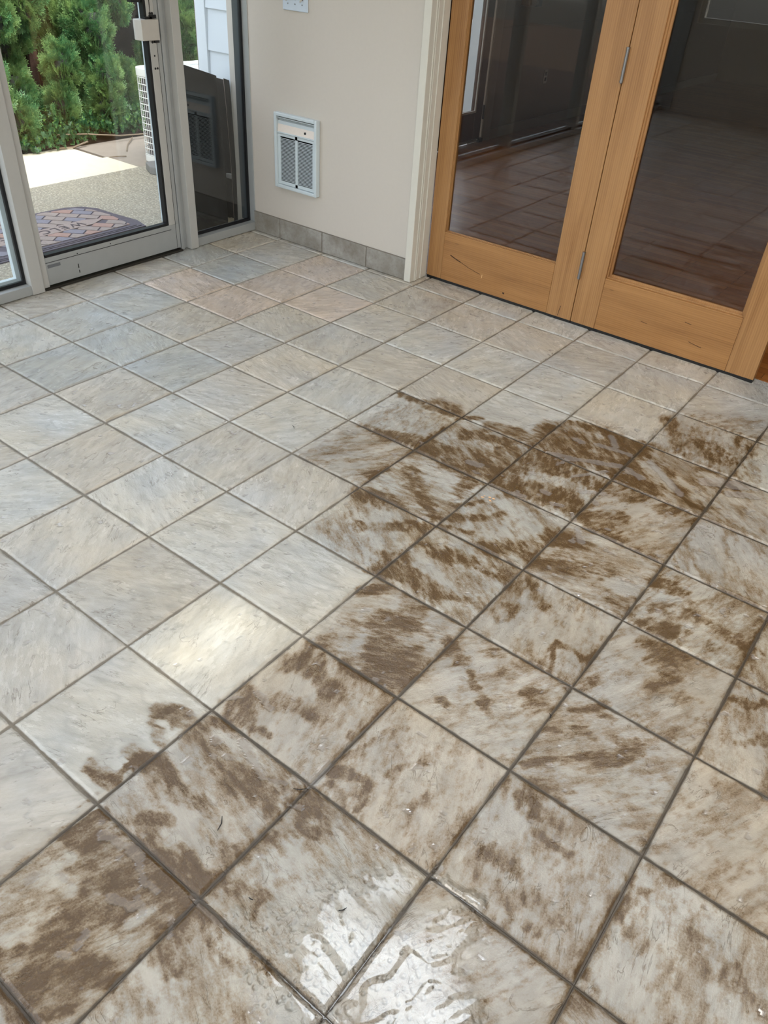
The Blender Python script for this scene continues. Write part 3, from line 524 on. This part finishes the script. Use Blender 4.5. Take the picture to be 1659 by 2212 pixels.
cp = MB().add([(.018, -.020, .281), (HW - .018, -.020, .281), (HW - .018, -.014, .317), (.018, -.014, .317), (.018, -.008, .281), (HW - .018, -.008, .281), (HW - .018, -.008, .317), (.018, -.008, .317)], [(0, 1, 2, 3), (7, 6, 5, 4), (0, 4, 5, 1), (1, 5, 6, 2), (2, 6, 7, 3), (3, 7, 4, 0)]).build('control_panel', M['heater_panel'], ht)
MB().tube([(.212, -.0195, .299), (.212, -.012, .299)], .006, 14).build('knob_hole', M['dark'], cp)
B(.018, HW - .018, -.014, -.008, .317, .333).build('upper_strip', M['white'], ht)
tv = MB().box(.018, HW - .018, -.022, -.018, .347, .3505)
for k in range(46): tv.box(.024 + k * .0055, .026 + k * .0055, -.012, -.008, .333, .348)
tv.build('outlet_slot', M['white'], ht)

sw = empty('light_switch_plate', (-2.147, WY, 1.114), label='white triple toggle light switch plate on the beige wall above the heater', cat='light switch')
SWm = plain('bluish white plastic', (206, 216, 226), .3)
B(0, .163, -.007, 0, 0, .115).build('cover_plate', SWm, sw, .003)
for k in range(3):
    x = .0355 + k * .046
    B(x - .006, x + .006, -.008, -.0065, .045, .070).build('toggle_slot', M['dark'], sw)
    up = (k % 2 == 0)
    MB().add([(x - .0045, -.006, .050), (x + .0045, -.006, .050), (x + .0045, -.006, .064), (x - .0045, -.006, .064), (x - .0035, -.022, .038 if up else .068), (x + .0035, -.022, .038 if up else .068), (x + .0035, -.022, .046 if up else .076), (x - .0035, -.022, .046 if up else .076)], [(0, 3, 2, 1), (4, 5, 6, 7), (0, 1, 5, 4), (1, 2, 6, 5), (2, 3, 7, 6), (3, 0, 4, 7)]).build('toggle', plain('toggle %d' % k, (196, 190, 176), .35), sw, .001)
    for z in (.028, .087): MB().tube([(x, -.0085, z), (x, -.006, z)], .003, 10).build('screw', M['steel'], sw)

# ------------------------------------------------------------------ small debris on the tiles
dm = plain('black plant debris', (22, 17, 13), .6); bits = [('plant_needle', .297, -.022, 40, .028, 'dark plant needle at a joint where four front tiles meet'), ('plant_needle', .226, -.184, 120, .032, 'thin curved dark needle on the streaky brown front tile'), ('plant_needle', .53, -.158, 60, .016, 'short black needle on the glistening tile at the bottom'), ('plant_needle', .384, -.252, 10, .010, 'dark crumb on the cream lower tile left of the wet patch'), ('plant_needle', .62, .50, 130, .014, 'black speck on the mottled tile in the middle right'), ('plant_needle', -.72, 1.05, 150, .022, 'dark twig bit on a clean tile near the middle')]
for i, (nm, x, y, a, L, lb) in enumerate(bits):
    ca, sa_ = math.cos(math.radians(a)), math.sin(math.radians(a)); p = [(-L * .5 * ca, -L * .5 * sa_, .0), (sa_ * L * .12, -ca * L * .12, .001), (L * .5 * ca, L * .5 * sa_, .0)]
    o = MB().tube(p, [.0007, .0013, .0006], 6).build(nm, dm, loc=(x, y, .0022)); tag(o, lb, 'debris', 'dark bits on the tiles')
rn = random.Random(4); cr = MB()
for k in range(9):
    x, y = rn.uniform(-.022, .022), rn.uniform(-.012, .012); s_ = rn.uniform(.003, .007)
    cr.add([(x - s_, y, 0), (x, y - s_ * .7, 0), (x + s_, y + .001, 0), (x, y + s_ * .8, 0), (x, y, s_ * .5)], [(3, 2, 1, 0), (0, 1, 4), (1, 2, 4), (2, 3, 4), (3, 0, 4)])
o = cr.build('plaster_chip', plain('orange tan plaster', (222, 178, 134), .7, var=.2), loc=(.042, 1.159, .001)); tag(o, 'small orange tan plaster chip on the wet stained tile', 'debris')
# ------------------------------------------------------------------ outside
GZ = -.08
def mat_patio():
    t = NT('exposed aggregate concrete'); o = t.coord(); n = t.noise(o, 3, 5, .6); f = t.noise(o, 75, 5, .8); v = t.new('ShaderNodeTexVoronoi'); v.inputs['Scale'].default_value = 60; t.put(o, v.inputs[0])
    c = t.mix(n, s2l((150, 144, 130)), s2l((188, 176, 148))); c = t.mix(t.math('MULTIPLY', t.smooth(v.outputs['Distance'], .1, .6), .5), c, s2l((104, 98, 86))); c = t.mix(t.math('MULTIPLY', t.smooth(f, .52, .62), .75), c, s2l((226, 216, 194)))
    t.set(Base_Color=c, Roughness=.85); t.put(t.bump(f, .6, .004), t.b.inputs['Normal']); return t.m
M['patio'] = mat_patio(); M['slab'] = plain('smooth cream concrete', (222, 210, 184), .85, var=.1, scale=8)
struct(B(-4.19, -2.46, .45, 3.2, -.25, GZ).build('ground_patio', M['patio'])); bpy.data.objects['ground_patio'].name = 'patio'
p2 = MB().box(-4.575, -4.197, 1.35, 3.1, -.25, GZ - .002).box(-5.02, -4.581, 1.35, 3.06, -.25, GZ - .004)
struct(p2.build('patio_slab', M['slab'])); struct(B(-5.0, -2.985, 3.1, 12, -.25, GZ - .006).build('side_slab', plain('grey brown concrete', (150, 138, 124), .9, var=.12, scale=12)))
struct(B(-14, 10, -14, 14, -.5, -.26).build('ground', plain('brown soil', (74, 58, 44), .95, var=.3, scale=4)))
struct(MB().box(-5.02, -4.2, -6, 1.34, -.254, GZ - .03).box(-4.2, -2.53, -6, .44, -.254, GZ - .03).box(-8, -5.02, -6, 12, -.255, GZ - .03).build('planting_bed', plain('dark bark mulch', (52, 40, 32), .95, var=.4, scale=40, bump=.8)))  # side parts beyond the patio added to darken door glass reflections
struct(B(-2.52, -2.46, ROOMY0 - .2, 2.66, -.3, .0).build('sill_outside', plain('grey concrete sill', (150, 146, 138), .8)))
# siding wing wall, corner board, brick base, ledge
SY = 2.60
M['siding'] = plain('white wood grain siding', (226, 232, 236), .5, var=.03, scale=50, bump=.1)
sg = MB()
for k in range(14):
    z = .28 + k * .196
    sg.add([(-2.775, SY - .012, z), (-2.56, SY - .012, z), (-2.56, SY, z + .198), (-2.775, SY, z + .198), (-2.775, SY + .03, z), (-2.56, SY + .03, z), (-2.56, SY + .03, z + .198), (-2.775, SY + .03, z + .198)], [(0, 1, 2, 3), (7, 6, 5, 4), (0, 4, 5, 1), (1, 5, 6, 2), (2, 6, 7, 3), (3, 7, 4, 0)])
struct(sg.build('wall_siding', M['siding']))
WH = plain('white exterior trim', (232, 237, 240), .45, var=.02)
struct(MB().box(-2.845, -2.768, SY - .02, SY + .09, .26, 3.0).box(-2.578, -2.55, SY - .03, SY + .02, .05, 3.0).build('trim_7', WH, bevel=.003))
struct(B(-2.87, -2.55, SY - .045, SY + .03, .235, .262).build('trim_8', plain('pale concrete ledge', (205, 200, 190), .8), bevel=.004))
def mat_brick():
    t = NT('red brick'); v = t.coord((1, 1, 1), (math.radians(90), 0, 0)); br = t.new('ShaderNodeTexBrick'); br.inputs['Scale'].default_value = 1; br.inputs['Brick Width'].default_value = .2; br.inputs['Row Height'].default_value = .075; br.inputs['Mortar Size'].default_value = .006
    br.inputs['Color1'].default_value = s2l((140, 82, 62)) + (1,); br.inputs['Color2'].default_value = s2l((112, 66, 52)) + (1,); br.inputs['Mortar'].default_value = s2l((150, 142, 130)) + (1,); t.put(v, br.inputs[0])
    t.set(Base_Color=br.outputs[0], Roughness=.85); return t.m
M['brick'] = mat_brick()
struct(B(-2.84, -2.55, SY - .01, SY + .09, -.2, .235).build('wall_brick', M['brick']))
bpy.data.objects['wall_siding'].location = (0, 0, 0)
# rough stone at the foot of the brick
rk = MB(); rn = random.Random(9)
bm = bmesh.new(); bmesh.ops.create_icosphere(bm, subdivisions=3, radius=.06)
for v in bm.verts: v.co *= 1 + .25 * (rn.random() - .5); v.co.z *= .8; v.co.x *= 1.1
me = bpy.data.meshes.new('stone'); bm.to_mesh(me); bm.free(); me.materials.append(plain('rough tan stone', (170, 155, 125), .9, var=.3, scale=30, bump=.6))
o = bpy.data.objects.new('stone', me); link(o); o.location = (-2.62, 2.53, -.03); tag(o, 'rough tan stone lying at the foot of the brick base outside the glass', 'stone')

# dark rolled sheet standing behind the right pane
pth = [(-2.548, 2.435), (-2.540, 2.41), (-2.533, 2.33), (-2.535, 2.24), (-2.54, 2.15), (-2.57, 2.09), (-2.62, 2.075), (-2.67, 2.11), (-2.715, 2.19), (-2.725, 2.32), (-2.71, 2.45), (-2.67, 2.54), (-2.62, 2.565), (-2.575, 2.55), (-2.56, 2.52), (-2.565, 2.50)]
def spl(P, n=6):
    out = []
    for i in range(len(P) - 1):
        p0, p1, p2_, p3 = P[max(i - 1, 0)], P[i], P[i + 1], P[min(i + 2, len(P) - 1)]
        for k in range(n):
            t = k / n; out.append(tuple(.5 * ((2 * b) + (-a + c) * t + (2 * a - 5 * b + 4 * c - d) * t * t + (-a + 3 * b - 3 * c + d) * t ** 3) for a, b, c, d in zip(p0, p1, p2_, p3)))
    out.append(P[-1]); return out
sp = spl(pth); vs = []; fs = []; NZ = 14
for i, (x, y) in enumerate(sp):
    top = .855 - max(0, y - 2.2) * .30
    bot = GZ + .002 + max(0, (y - 2.48)) ** 2 * 6 + (.02 if i > len(sp) - 8 else 0)
    for k in range(NZ):
        u = k / (NZ - 1); z = bot + (top - bot) * u; vs.append((x + .012 * math.sin(u * 3), y + .02 * (1 - u) * (1 if y > 2.3 else 0) , z))
for i in range(len(sp) - 1):
    for k in range(NZ - 1): fs.append((i * NZ + k, (i + 1) * NZ + k, (i + 1) * NZ + k + 1, i * NZ + k + 1))
o = MB().add(vs, fs).build('rolled_sheet', plain('dark brown vinyl', (17, 14, 13), .75, var=.15, scale=6, spec=.2), smooth=True); o.data.materials.append(plain('pale sheet edge', (150, 130, 118), .6))
m_ = o.modifiers.new('thick', 'SOLIDIFY'); m_.thickness = .005; m_.material_offset_rim = 1; tag(o, 'dark brown sheet curled into a roll standing outside behind the right glass pane', 'rolled sheet')

# condensers
M['acw'] = plain('white enamel grille', (222, 222, 216), .4, var=.03); M['fins'] = plain('grey fins', (92, 88, 92), .5, metal=.3, var=.3, scale=60)
def condenser(x0, y0, lab, s=.74, h=.60, z0=GZ, group=None):
    r = empty('air_conditioner', (x0, y0, z0), label=lab, cat='air conditioner')
    def rr(a, b, rad=.07, n=6):
        out = []
        for cx_, cy_, t0 in ((b - rad, b - rad, 0), (a + rad, b - rad, 90), (a + rad, a + rad, 180), (b - rad, a + rad, 270)):
            for k in range(n + 1): t = math.radians(t0 + 90 * k / n); out.append((cx_ + rad * math.cos(t), cy_ + rad * math.sin(t)))
        return out
    MB().prism(rr(0, s), 0.0, .045).build('base_pan', M['acw'], r, .003)
    MB().prism(rr(0, s), h - .055, h).build('top_cover', M['acw'], r, .006)
    MB().prism(rr(.02, s - .02), .045, h - .055).build('coil', M['fins'], r)
    g = MB(); P = rr(.004, s - .004, .07, 3); n = len(P)
    for q in range(13):
        z = .05 + (h - .11) * q / 12; g.tube([(a, b, z) for a, b in P] + [(P[0][0], P[0][1], z)], .0035, 5)
    for i in range(n):
        a, b = P[i], P[(i + 1) % n]; L = math.hypot(a[0] - b[0], a[1] - b[1]); m = max(1, int(L / .022))
        for k in range(m): t = k / m; x, y = a[0] + (b[0] - a[0]) * t, a[1] + (b[1] - a[1]) * t; g.tube([(x, y, .045), (x, y, h - .055)], .0022, 4, False)
    g.build('wire_guard', M['acw'], r)
    fg = MB()
    for k in range(1, 14): fg.tube([(s / 2 + .022 * k * math.cos(t), s / 2 + .022 * k * math.sin(t), h + .012 + .02 * (1 - k / 14)) for t in [2 * math.pi * q / 28 for q in range(29)]], .003, 5)
    for k in range(8): t = math.pi * k / 4; fg.tube([(s / 2, s / 2, h + .03), (s / 2 + .30 * math.cos(t), s / 2 + .30 * math.sin(t), h + .008)], .003, 5)
    fg.build('fan_guard', M['acw'], r); return r
condenser(-4.345, 3.25, 'white condenser unit with wire guard standing on the patio near the hedge', h=.63)
condenser(-4.2, 6.55, 'second condenser seen through the narrow glass of the next room door', s=.7, h=.62, z0=.12)
o = struct(B(-4.25, -3.45, 6.5, 7.3, -.2, .12).build('plinth', M['brick'])); struct(B(-3.07, -2.985, 5.765, 5.95, -.1, 2.5).build('trim_9', WH))
bk = [(-4.10, 3.09), (-3.98, 3.03), (-3.72, 3.06), (-3.72, 3.2), (-4.08, 3.2)]
o = MB().prism(bk, GZ, GZ + .055).build('concrete_block', plain('dark grey concrete block', (120, 118, 114), .85, var=.2, scale=20, bump=.4), bevel=.008); tag(o, 'low grey concrete block in front of the condenser by the door', 'block')

# ------------------------------------------------------------------ door mat
mt = empty('doormat', (-3.06, 1.74, GZ), label='half round brick patterned rubber welcome mat on the patio outside the door', cat='doormat')
def mat_outline(g):
    P = [(-.0 - g, -.52 + g), (-.0 - g, .515 - g), (-.12, .545 - g), (-.33, .52 - g), (-.47, .51 - g), (-.56 + g, .46 - g), (-.607 + g, .37), (-.62 + g, .2), (-.625 + g, 0), (-.62 + g, -.2), (-.607 + g, -.37), (-.56 + g, -.46 + g), (-.47, -.51 + g), (-.33, -.52 + g), (-.12, -.545 + g)]
    return P
MR = plain('dark purplish rubber', (84, 76, 84), .7, var=.12)
MB().prism(mat_outline(0), 0, .006).build('rubber_base', MR, mt)
MB().box(-.028, -.020, -.50, .50, .006, .009).box(-.046, -.040, -.48, .48, .006, .009).build('edge_ridge', MR, mt)
def clip(poly, W):
    def cl(P, a, b):
        out = []; f = lambda p: (b[0] - a[0]) * (p[1] - a[1]) - (b[1] - a[1]) * (p[0] - a[0])
        for i in range(len(P)):
            p, q = P[i], P[(i + 1) % len(P)]; fp, fq = f(p), f(q)
            if fp >= 0: out.append(p)
            if fp * fq < 0: t = fp / (fp - fq); out.append((p[0] + (q[0] - p[0]) * t, p[1] + (q[1] - p[1]) * t))
        return out
    for i in range(len(W)):
        poly = cl(poly, W[i], W[(i + 1) % len(W)])
        if len(poly) < 3: return None
    return poly
win = [(-.075, -.455), (-.075, .455), (-.30, .48), (-.46, .46), (-.545, .40), (-.59, .2), (-.595, 0), (-.59, -.2), (-.545, -.40), (-.46, -.46), (-.30, -.48)]
ar = sum(win[i][0] * win[(i + 1) % len(win)][1] - win[(i + 1) % len(win)][0] * win[i][1] for i in range(len(win)))
if ar < 0: win = win[::-1]
bc = [plain('mat brick %s' % n, c, .8, var=.18, scale=60) for n, c in (('grey', (124, 120, 128)), ('tan', (146, 132, 124)), ('terracotta', (156, 126, 114)))]
groups = [MB(), MB(), MB()]; rn = random.Random(3)
ban = [(-.215, -.30), (-.265, -.40), (-.315, -.30), (-.315, .30), (-.265, .40), (-.215, .30)]
for i in range(-9, 10):
    for j in range(-14, 15):
        a0, a1 = i * .125 + (.0625 if j % 2 else 0) , i * .125 + (.0625 if j % 2 else 0) + .115; b0, b1 = j * .072, j * .072 + .062
        c_, s_ = math.cos(math.radians(38)), math.sin(math.radians(38)); P = [(-.3 + a * c_ - b * s_, a * s_ + b * c_) for a, b in ((a0, b0), (a1, b0), (a1, b1), (a0, b1))]
        cxm = sum(p[0] for p in P) / 4; cym = sum(p[1] for p in P) / 4
        if -.335 < cxm < -.195 and abs(cym) < .38: continue
        Q = clip(P, win)
        if Q and len(Q) > 2: groups[rn.choice((0, 0, 1, 1, 2))].prism(Q, .006, .0105)
allb = MB(); mi = []
for k, g in enumerate(groups): allb.add(g.v, g.f); mi += [k] * len(g.f)
bo = allb.build('brick_pattern', bc[0], mt); bo.data.materials.append(bc[1]); bo.data.materials.append(bc[2]); bo.data.polygons.foreach_set('material_index', mi)
MB().prism(ban, .008, .012).build('banner', plain('mat banner', (150, 134, 126), .8, var=.1), mt)
tc = bpy.data.curves.new('lettering', 'FONT'); tc.body = 'WELCOME'; tc.size = .088; tc.extrude = .001; tc.align_x = 'CENTER'; tc.align_y = 'CENTER'; tc.space_character = 1.35; tc.offset = .0006
to = bpy.data.objects.new('lettering_source', tc); COL.objects.link(to); bpy.context.view_layer.update()
me = bpy.data.meshes.new_from_object(to.evaluated_get(bpy.context.evaluated_depsgraph_get())); bpy.data.objects.remove(to)
lo = bpy.data.objects.new('lettering', me); link(lo, mt); me.materials.clear(); me.materials.append(plain('dark lettering', (72, 62, 66), .7)); lo.location = (-.265, 0, .0128); lo.rotation_euler = (0, 0, math.radians(-90))

# ------------------------------------------------------------------ hedge, ivy, twigs
def mat_leaf(name, a, b, c, sc=5):
    t = NT(name); o = t.coord(src='Object'); n = t.noise(o, sc, 3); n2 = t.noise(o, 45, 2)
    col = t.mix(t.smooth(n, .35, .65), s2l(a), s2l(b)); col = t.mix(t.math('MULTIPLY', t.smooth(n2, .5, .75), .6), col, s2l(c))
    t.set(Base_Color=col, Roughness=.5); t.b.inputs['Subsurface Weight'].default_value = 0
    tr = t.new('ShaderNodeBsdfTranslucent'); t.put(col, tr.inputs[0]); mx = t.new('ShaderNodeMixShader'); mx.inputs[0].default_value = .35
    t.put(t.b.outputs[0], mx.inputs[1]); t.put(tr.outputs[0], mx.inputs[2]); t.put(mx.outputs[0], t.n['Material Output'].inputs[0]); return t.m
LF = mat_leaf('arborvitae foliage', (74, 124, 78), (120, 148, 84), (164, 190, 118)); TRK = plain('red brown bark', (70, 48, 40), .9, var=.25, scale=20, bump=.5); INN = plain('foliage shade hull', (44, 50, 44), .95, var=.5, scale=25)
def spray_template(rg):
    vs = []; fs = []
    def leaf(x, y, ang, L, wd):
        c, s = math.cos(ang), math.sin(ang); n = len(vs); zz = rg.uniform(-.004, .004)
        vs.extend([(x, y, 0), (x + c * L * .5 - s * wd, y + s * L * .5 + c * wd, zz), (x + c * L, y + s * L, zz), (x + c * L * .5 + s * wd, y + s * L * .5 - c * wd, zz)]); fs.append((n, n + 1, n + 2, n + 3))
    for b in range(-3, 4):
        a0 = math.pi / 2 + b * .34; L = .062 * (1 - abs(b) * .13)
        leaf(0, 0, a0, L, .0022)
        for k in (.35, .6, .85): 
            x, y = math.cos(a0) * L * k, math.sin(a0) * L * k
            leaf(x, y, a0 + .6, .026 * (1.2 - k * .5), .0026); leaf(x, y, a0 - .6, .026 * (1.2 - k * .5), .0026)
    return np.array(vs), np.array(fs)
def scatter_mesh(name, tmpl, pos, dirs, scl, roll, mat, parent):
    tv_, tf = tmpl; n = len(pos); z = dirs / np.linalg.norm(dirs, axis=1, keepdims=True)
    ref = np.stack([np.cos(roll), np.sin(roll), np.zeros(n) + .05], 1); x = np.cross(z, ref); x /= np.linalg.norm(x, axis=1, keepdims=True) + 1e-9; y = np.cross(z, x)
    V = pos[:, None, :] + scl[:, None, None] * (tv_[None, :, 0:1] * x[:, None, :] + tv_[None, :, 1:2] * z[:, None, :] + tv_[None, :, 2:3] * y[:, None, :])
    F = tf[None] + (np.arange(n) * len(tv_))[:, None, None]; V = V.reshape(-1, 3); F = F.reshape(-1, 4)
    me = bpy.data.meshes.new(name); me.vertices.add(len(V)); me.vertices.foreach_set('co', V.astype(np.float32).ravel()); me.loops.add(F.size); me.loops.foreach_set('vertex_index', F.astype(np.int32).ravel())
    me.polygons.add(len(F)); me.polygons.foreach_set('loop_start', (np.arange(len(F)) * 4).astype(np.int32)); me.update(calc_edges=True); me.materials.append(mat)
    o = bpy.data.objects.new(name, me); link(o, parent); return o
def shrub(y, x, seed, lab, H=2.3, tall=0):
    rg = np.random.default_rng(seed); pr_ = random.Random(seed); r = empty('arborvitae', (x, y, GZ), label=lab, cat='shrub', group='arborvitae hedge outside')
    MB().tube([(0, 0, -.1), (.03, .02, .6), (0, .04, 1.3), (.02, 0, H)], [.05, .045, .03, .01], 10).build('trunk', TRK, r)
    cl = []
    for k in range(46):
        z = .12 + (H - .2) * (k / 46) ** .9; a = pr_.uniform(0, 2 * math.pi); rad = .34 * (1 - .4 * z / H) * pr_.uniform(.5, 1)
        cl.append((rad * math.cos(a), rad * math.sin(a) * 1.15, z, pr_.uniform(.11, .19)))
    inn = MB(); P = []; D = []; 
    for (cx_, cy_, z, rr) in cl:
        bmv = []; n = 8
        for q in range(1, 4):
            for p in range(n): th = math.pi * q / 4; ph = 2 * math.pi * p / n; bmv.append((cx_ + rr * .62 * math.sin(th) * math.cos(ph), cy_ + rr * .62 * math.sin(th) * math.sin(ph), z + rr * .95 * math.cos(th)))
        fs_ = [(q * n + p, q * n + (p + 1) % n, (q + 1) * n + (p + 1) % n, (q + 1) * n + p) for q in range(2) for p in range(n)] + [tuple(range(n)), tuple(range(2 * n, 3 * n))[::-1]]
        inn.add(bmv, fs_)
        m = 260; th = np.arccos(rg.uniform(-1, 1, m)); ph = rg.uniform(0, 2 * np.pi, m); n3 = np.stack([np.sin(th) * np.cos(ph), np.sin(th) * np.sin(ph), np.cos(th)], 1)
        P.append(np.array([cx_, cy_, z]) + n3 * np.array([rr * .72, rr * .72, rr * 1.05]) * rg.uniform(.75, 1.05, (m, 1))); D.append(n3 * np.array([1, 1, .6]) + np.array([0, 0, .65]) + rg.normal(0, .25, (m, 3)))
    P = np.concatenate(P); D = np.concatenate(D); inn.build('dark_inner_hull', INN, r)  # dark hull colour stands for the shade deep inside the foliage
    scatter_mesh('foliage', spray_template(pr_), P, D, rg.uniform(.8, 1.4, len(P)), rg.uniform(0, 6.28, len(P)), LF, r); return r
sh = [(1.75, -5.42, 1, 'arborvitae at the far left behind the left aluminium post'), (2.55, -5.38, 2, 'arborvitae left of centre in the glass door view'), (3.15, -5.5, 3, 'bright green arborvitae in the middle of the glass door view'), (3.72, -5.42, 4, 'arborvitae just left of the condenser with olive tinted foliage'), (4.45, -5.35, 5, 'arborvitae right of the door stile and behind the condenser'), (.9, -5.1, 7, 'arborvitae of the side bed left of the door view'), (.2, -4.9, 8, 'arborvitae of the side bed further left, opposite the side windows'), (-.6, -4.9, 9, 'arborvitae of the side bed near its far left end'), (5.2, -5.5, 6, 'arborvitae seen above the rolled sheet beside the white corner board')]  # side bed shrubs are unseen, added to darken reflections in the door glass
for a in sh: shrub(*a)
struct(B(-6.2, -6.1, -2, 12, -.2, 2.0).build('fence', plain('dark weathered fence', (50, 44, 42), .9, var=.2)))
# ivy ground cover
def ivy_t():
    pts = [(0, 0), (.4, -.1), (.95, .15), (.62, .38), (.72, .85), (.25, .68), (0, 1.15), (-.25, .68), (-.72, .85), (-.62, .38), (-.95, .15), (-.4, -.1)]
    v = [(0, .35, .08)] + [(a, b, 0) for a, b in pts]; f = [(0, 1 + i, 1 + (i + 1) % 12, 1 + (i + 1) % 12) for i in range(0, 12)]
    return v, f
v_, f_ = ivy_t(); rg = np.random.default_rng(12); n = 3600
f4 = np.array([(0, 1 + 2 * i, 2 + 2 * i, 1 + (2 * i + 2) % 12) for i in range(6)])
yy = rg.uniform(1.2, 4.9, n); xx = -4.97 - np.abs(rg.normal(0, .17, n)) + (np.sin(yy * 5) * .03); zz = GZ + rg.uniform(.01, .10, n) + np.clip((-4.95 - xx) * .55, 0, .20)
iv = scatter_mesh('ivy', (np.array(v_), f4), np.stack([xx, yy, zz], 1), np.stack([rg.normal(.25, .5, n), rg.normal(0, .6, n), rg.uniform(.1, .7, n)], 1), rg.uniform(.018, .036, n), rg.uniform(0, 6.28, n), mat_leaf('ivy leaf', (38, 78, 46), (62, 104, 62), (150, 190, 80), 9), None)
tag(iv, 'ivy ground cover with dark lobed leaves along the foot of the hedge', 'ivy', kind='stuff')
tw = plain('dry twig', (128, 112, 92), .8); 
for P, r_, lb in (([(-5.0, 2.95, .02), (-4.98, 3.2, .0), (-4.93, 3.5, -.04), (-4.9, 3.9, -.06)], .006, 'long bent twig lying across the ivy'), ([(-4.93, 3.62, -.065), (-4.78, 3.45, -.075), (-4.62, 3.32, -.077)], .005, 'pale straight twig lying on the concrete by the ivy'), ([(-4.97, 2.95, -.07), (-4.93, 3.05, -.07), (-4.95, 3.2, -.05)], .007, 'short pale twig on the edge of the patio slab'), ([(-4.55, 3.1, -.079), (-4.5, 3.15, -.07), (-4.5, 3.22, -.079)], .004, 'small dark curved twig left of the condenser')):
    tag(MB().tube(P, r_, 6).build('twig', tw), lb, 'twig', 'twigs by the hedge')
struct(B(-4.199, -4.195, 1.35, 3.1, -.2, GZ - .01).build('trim_10', M['dark']))
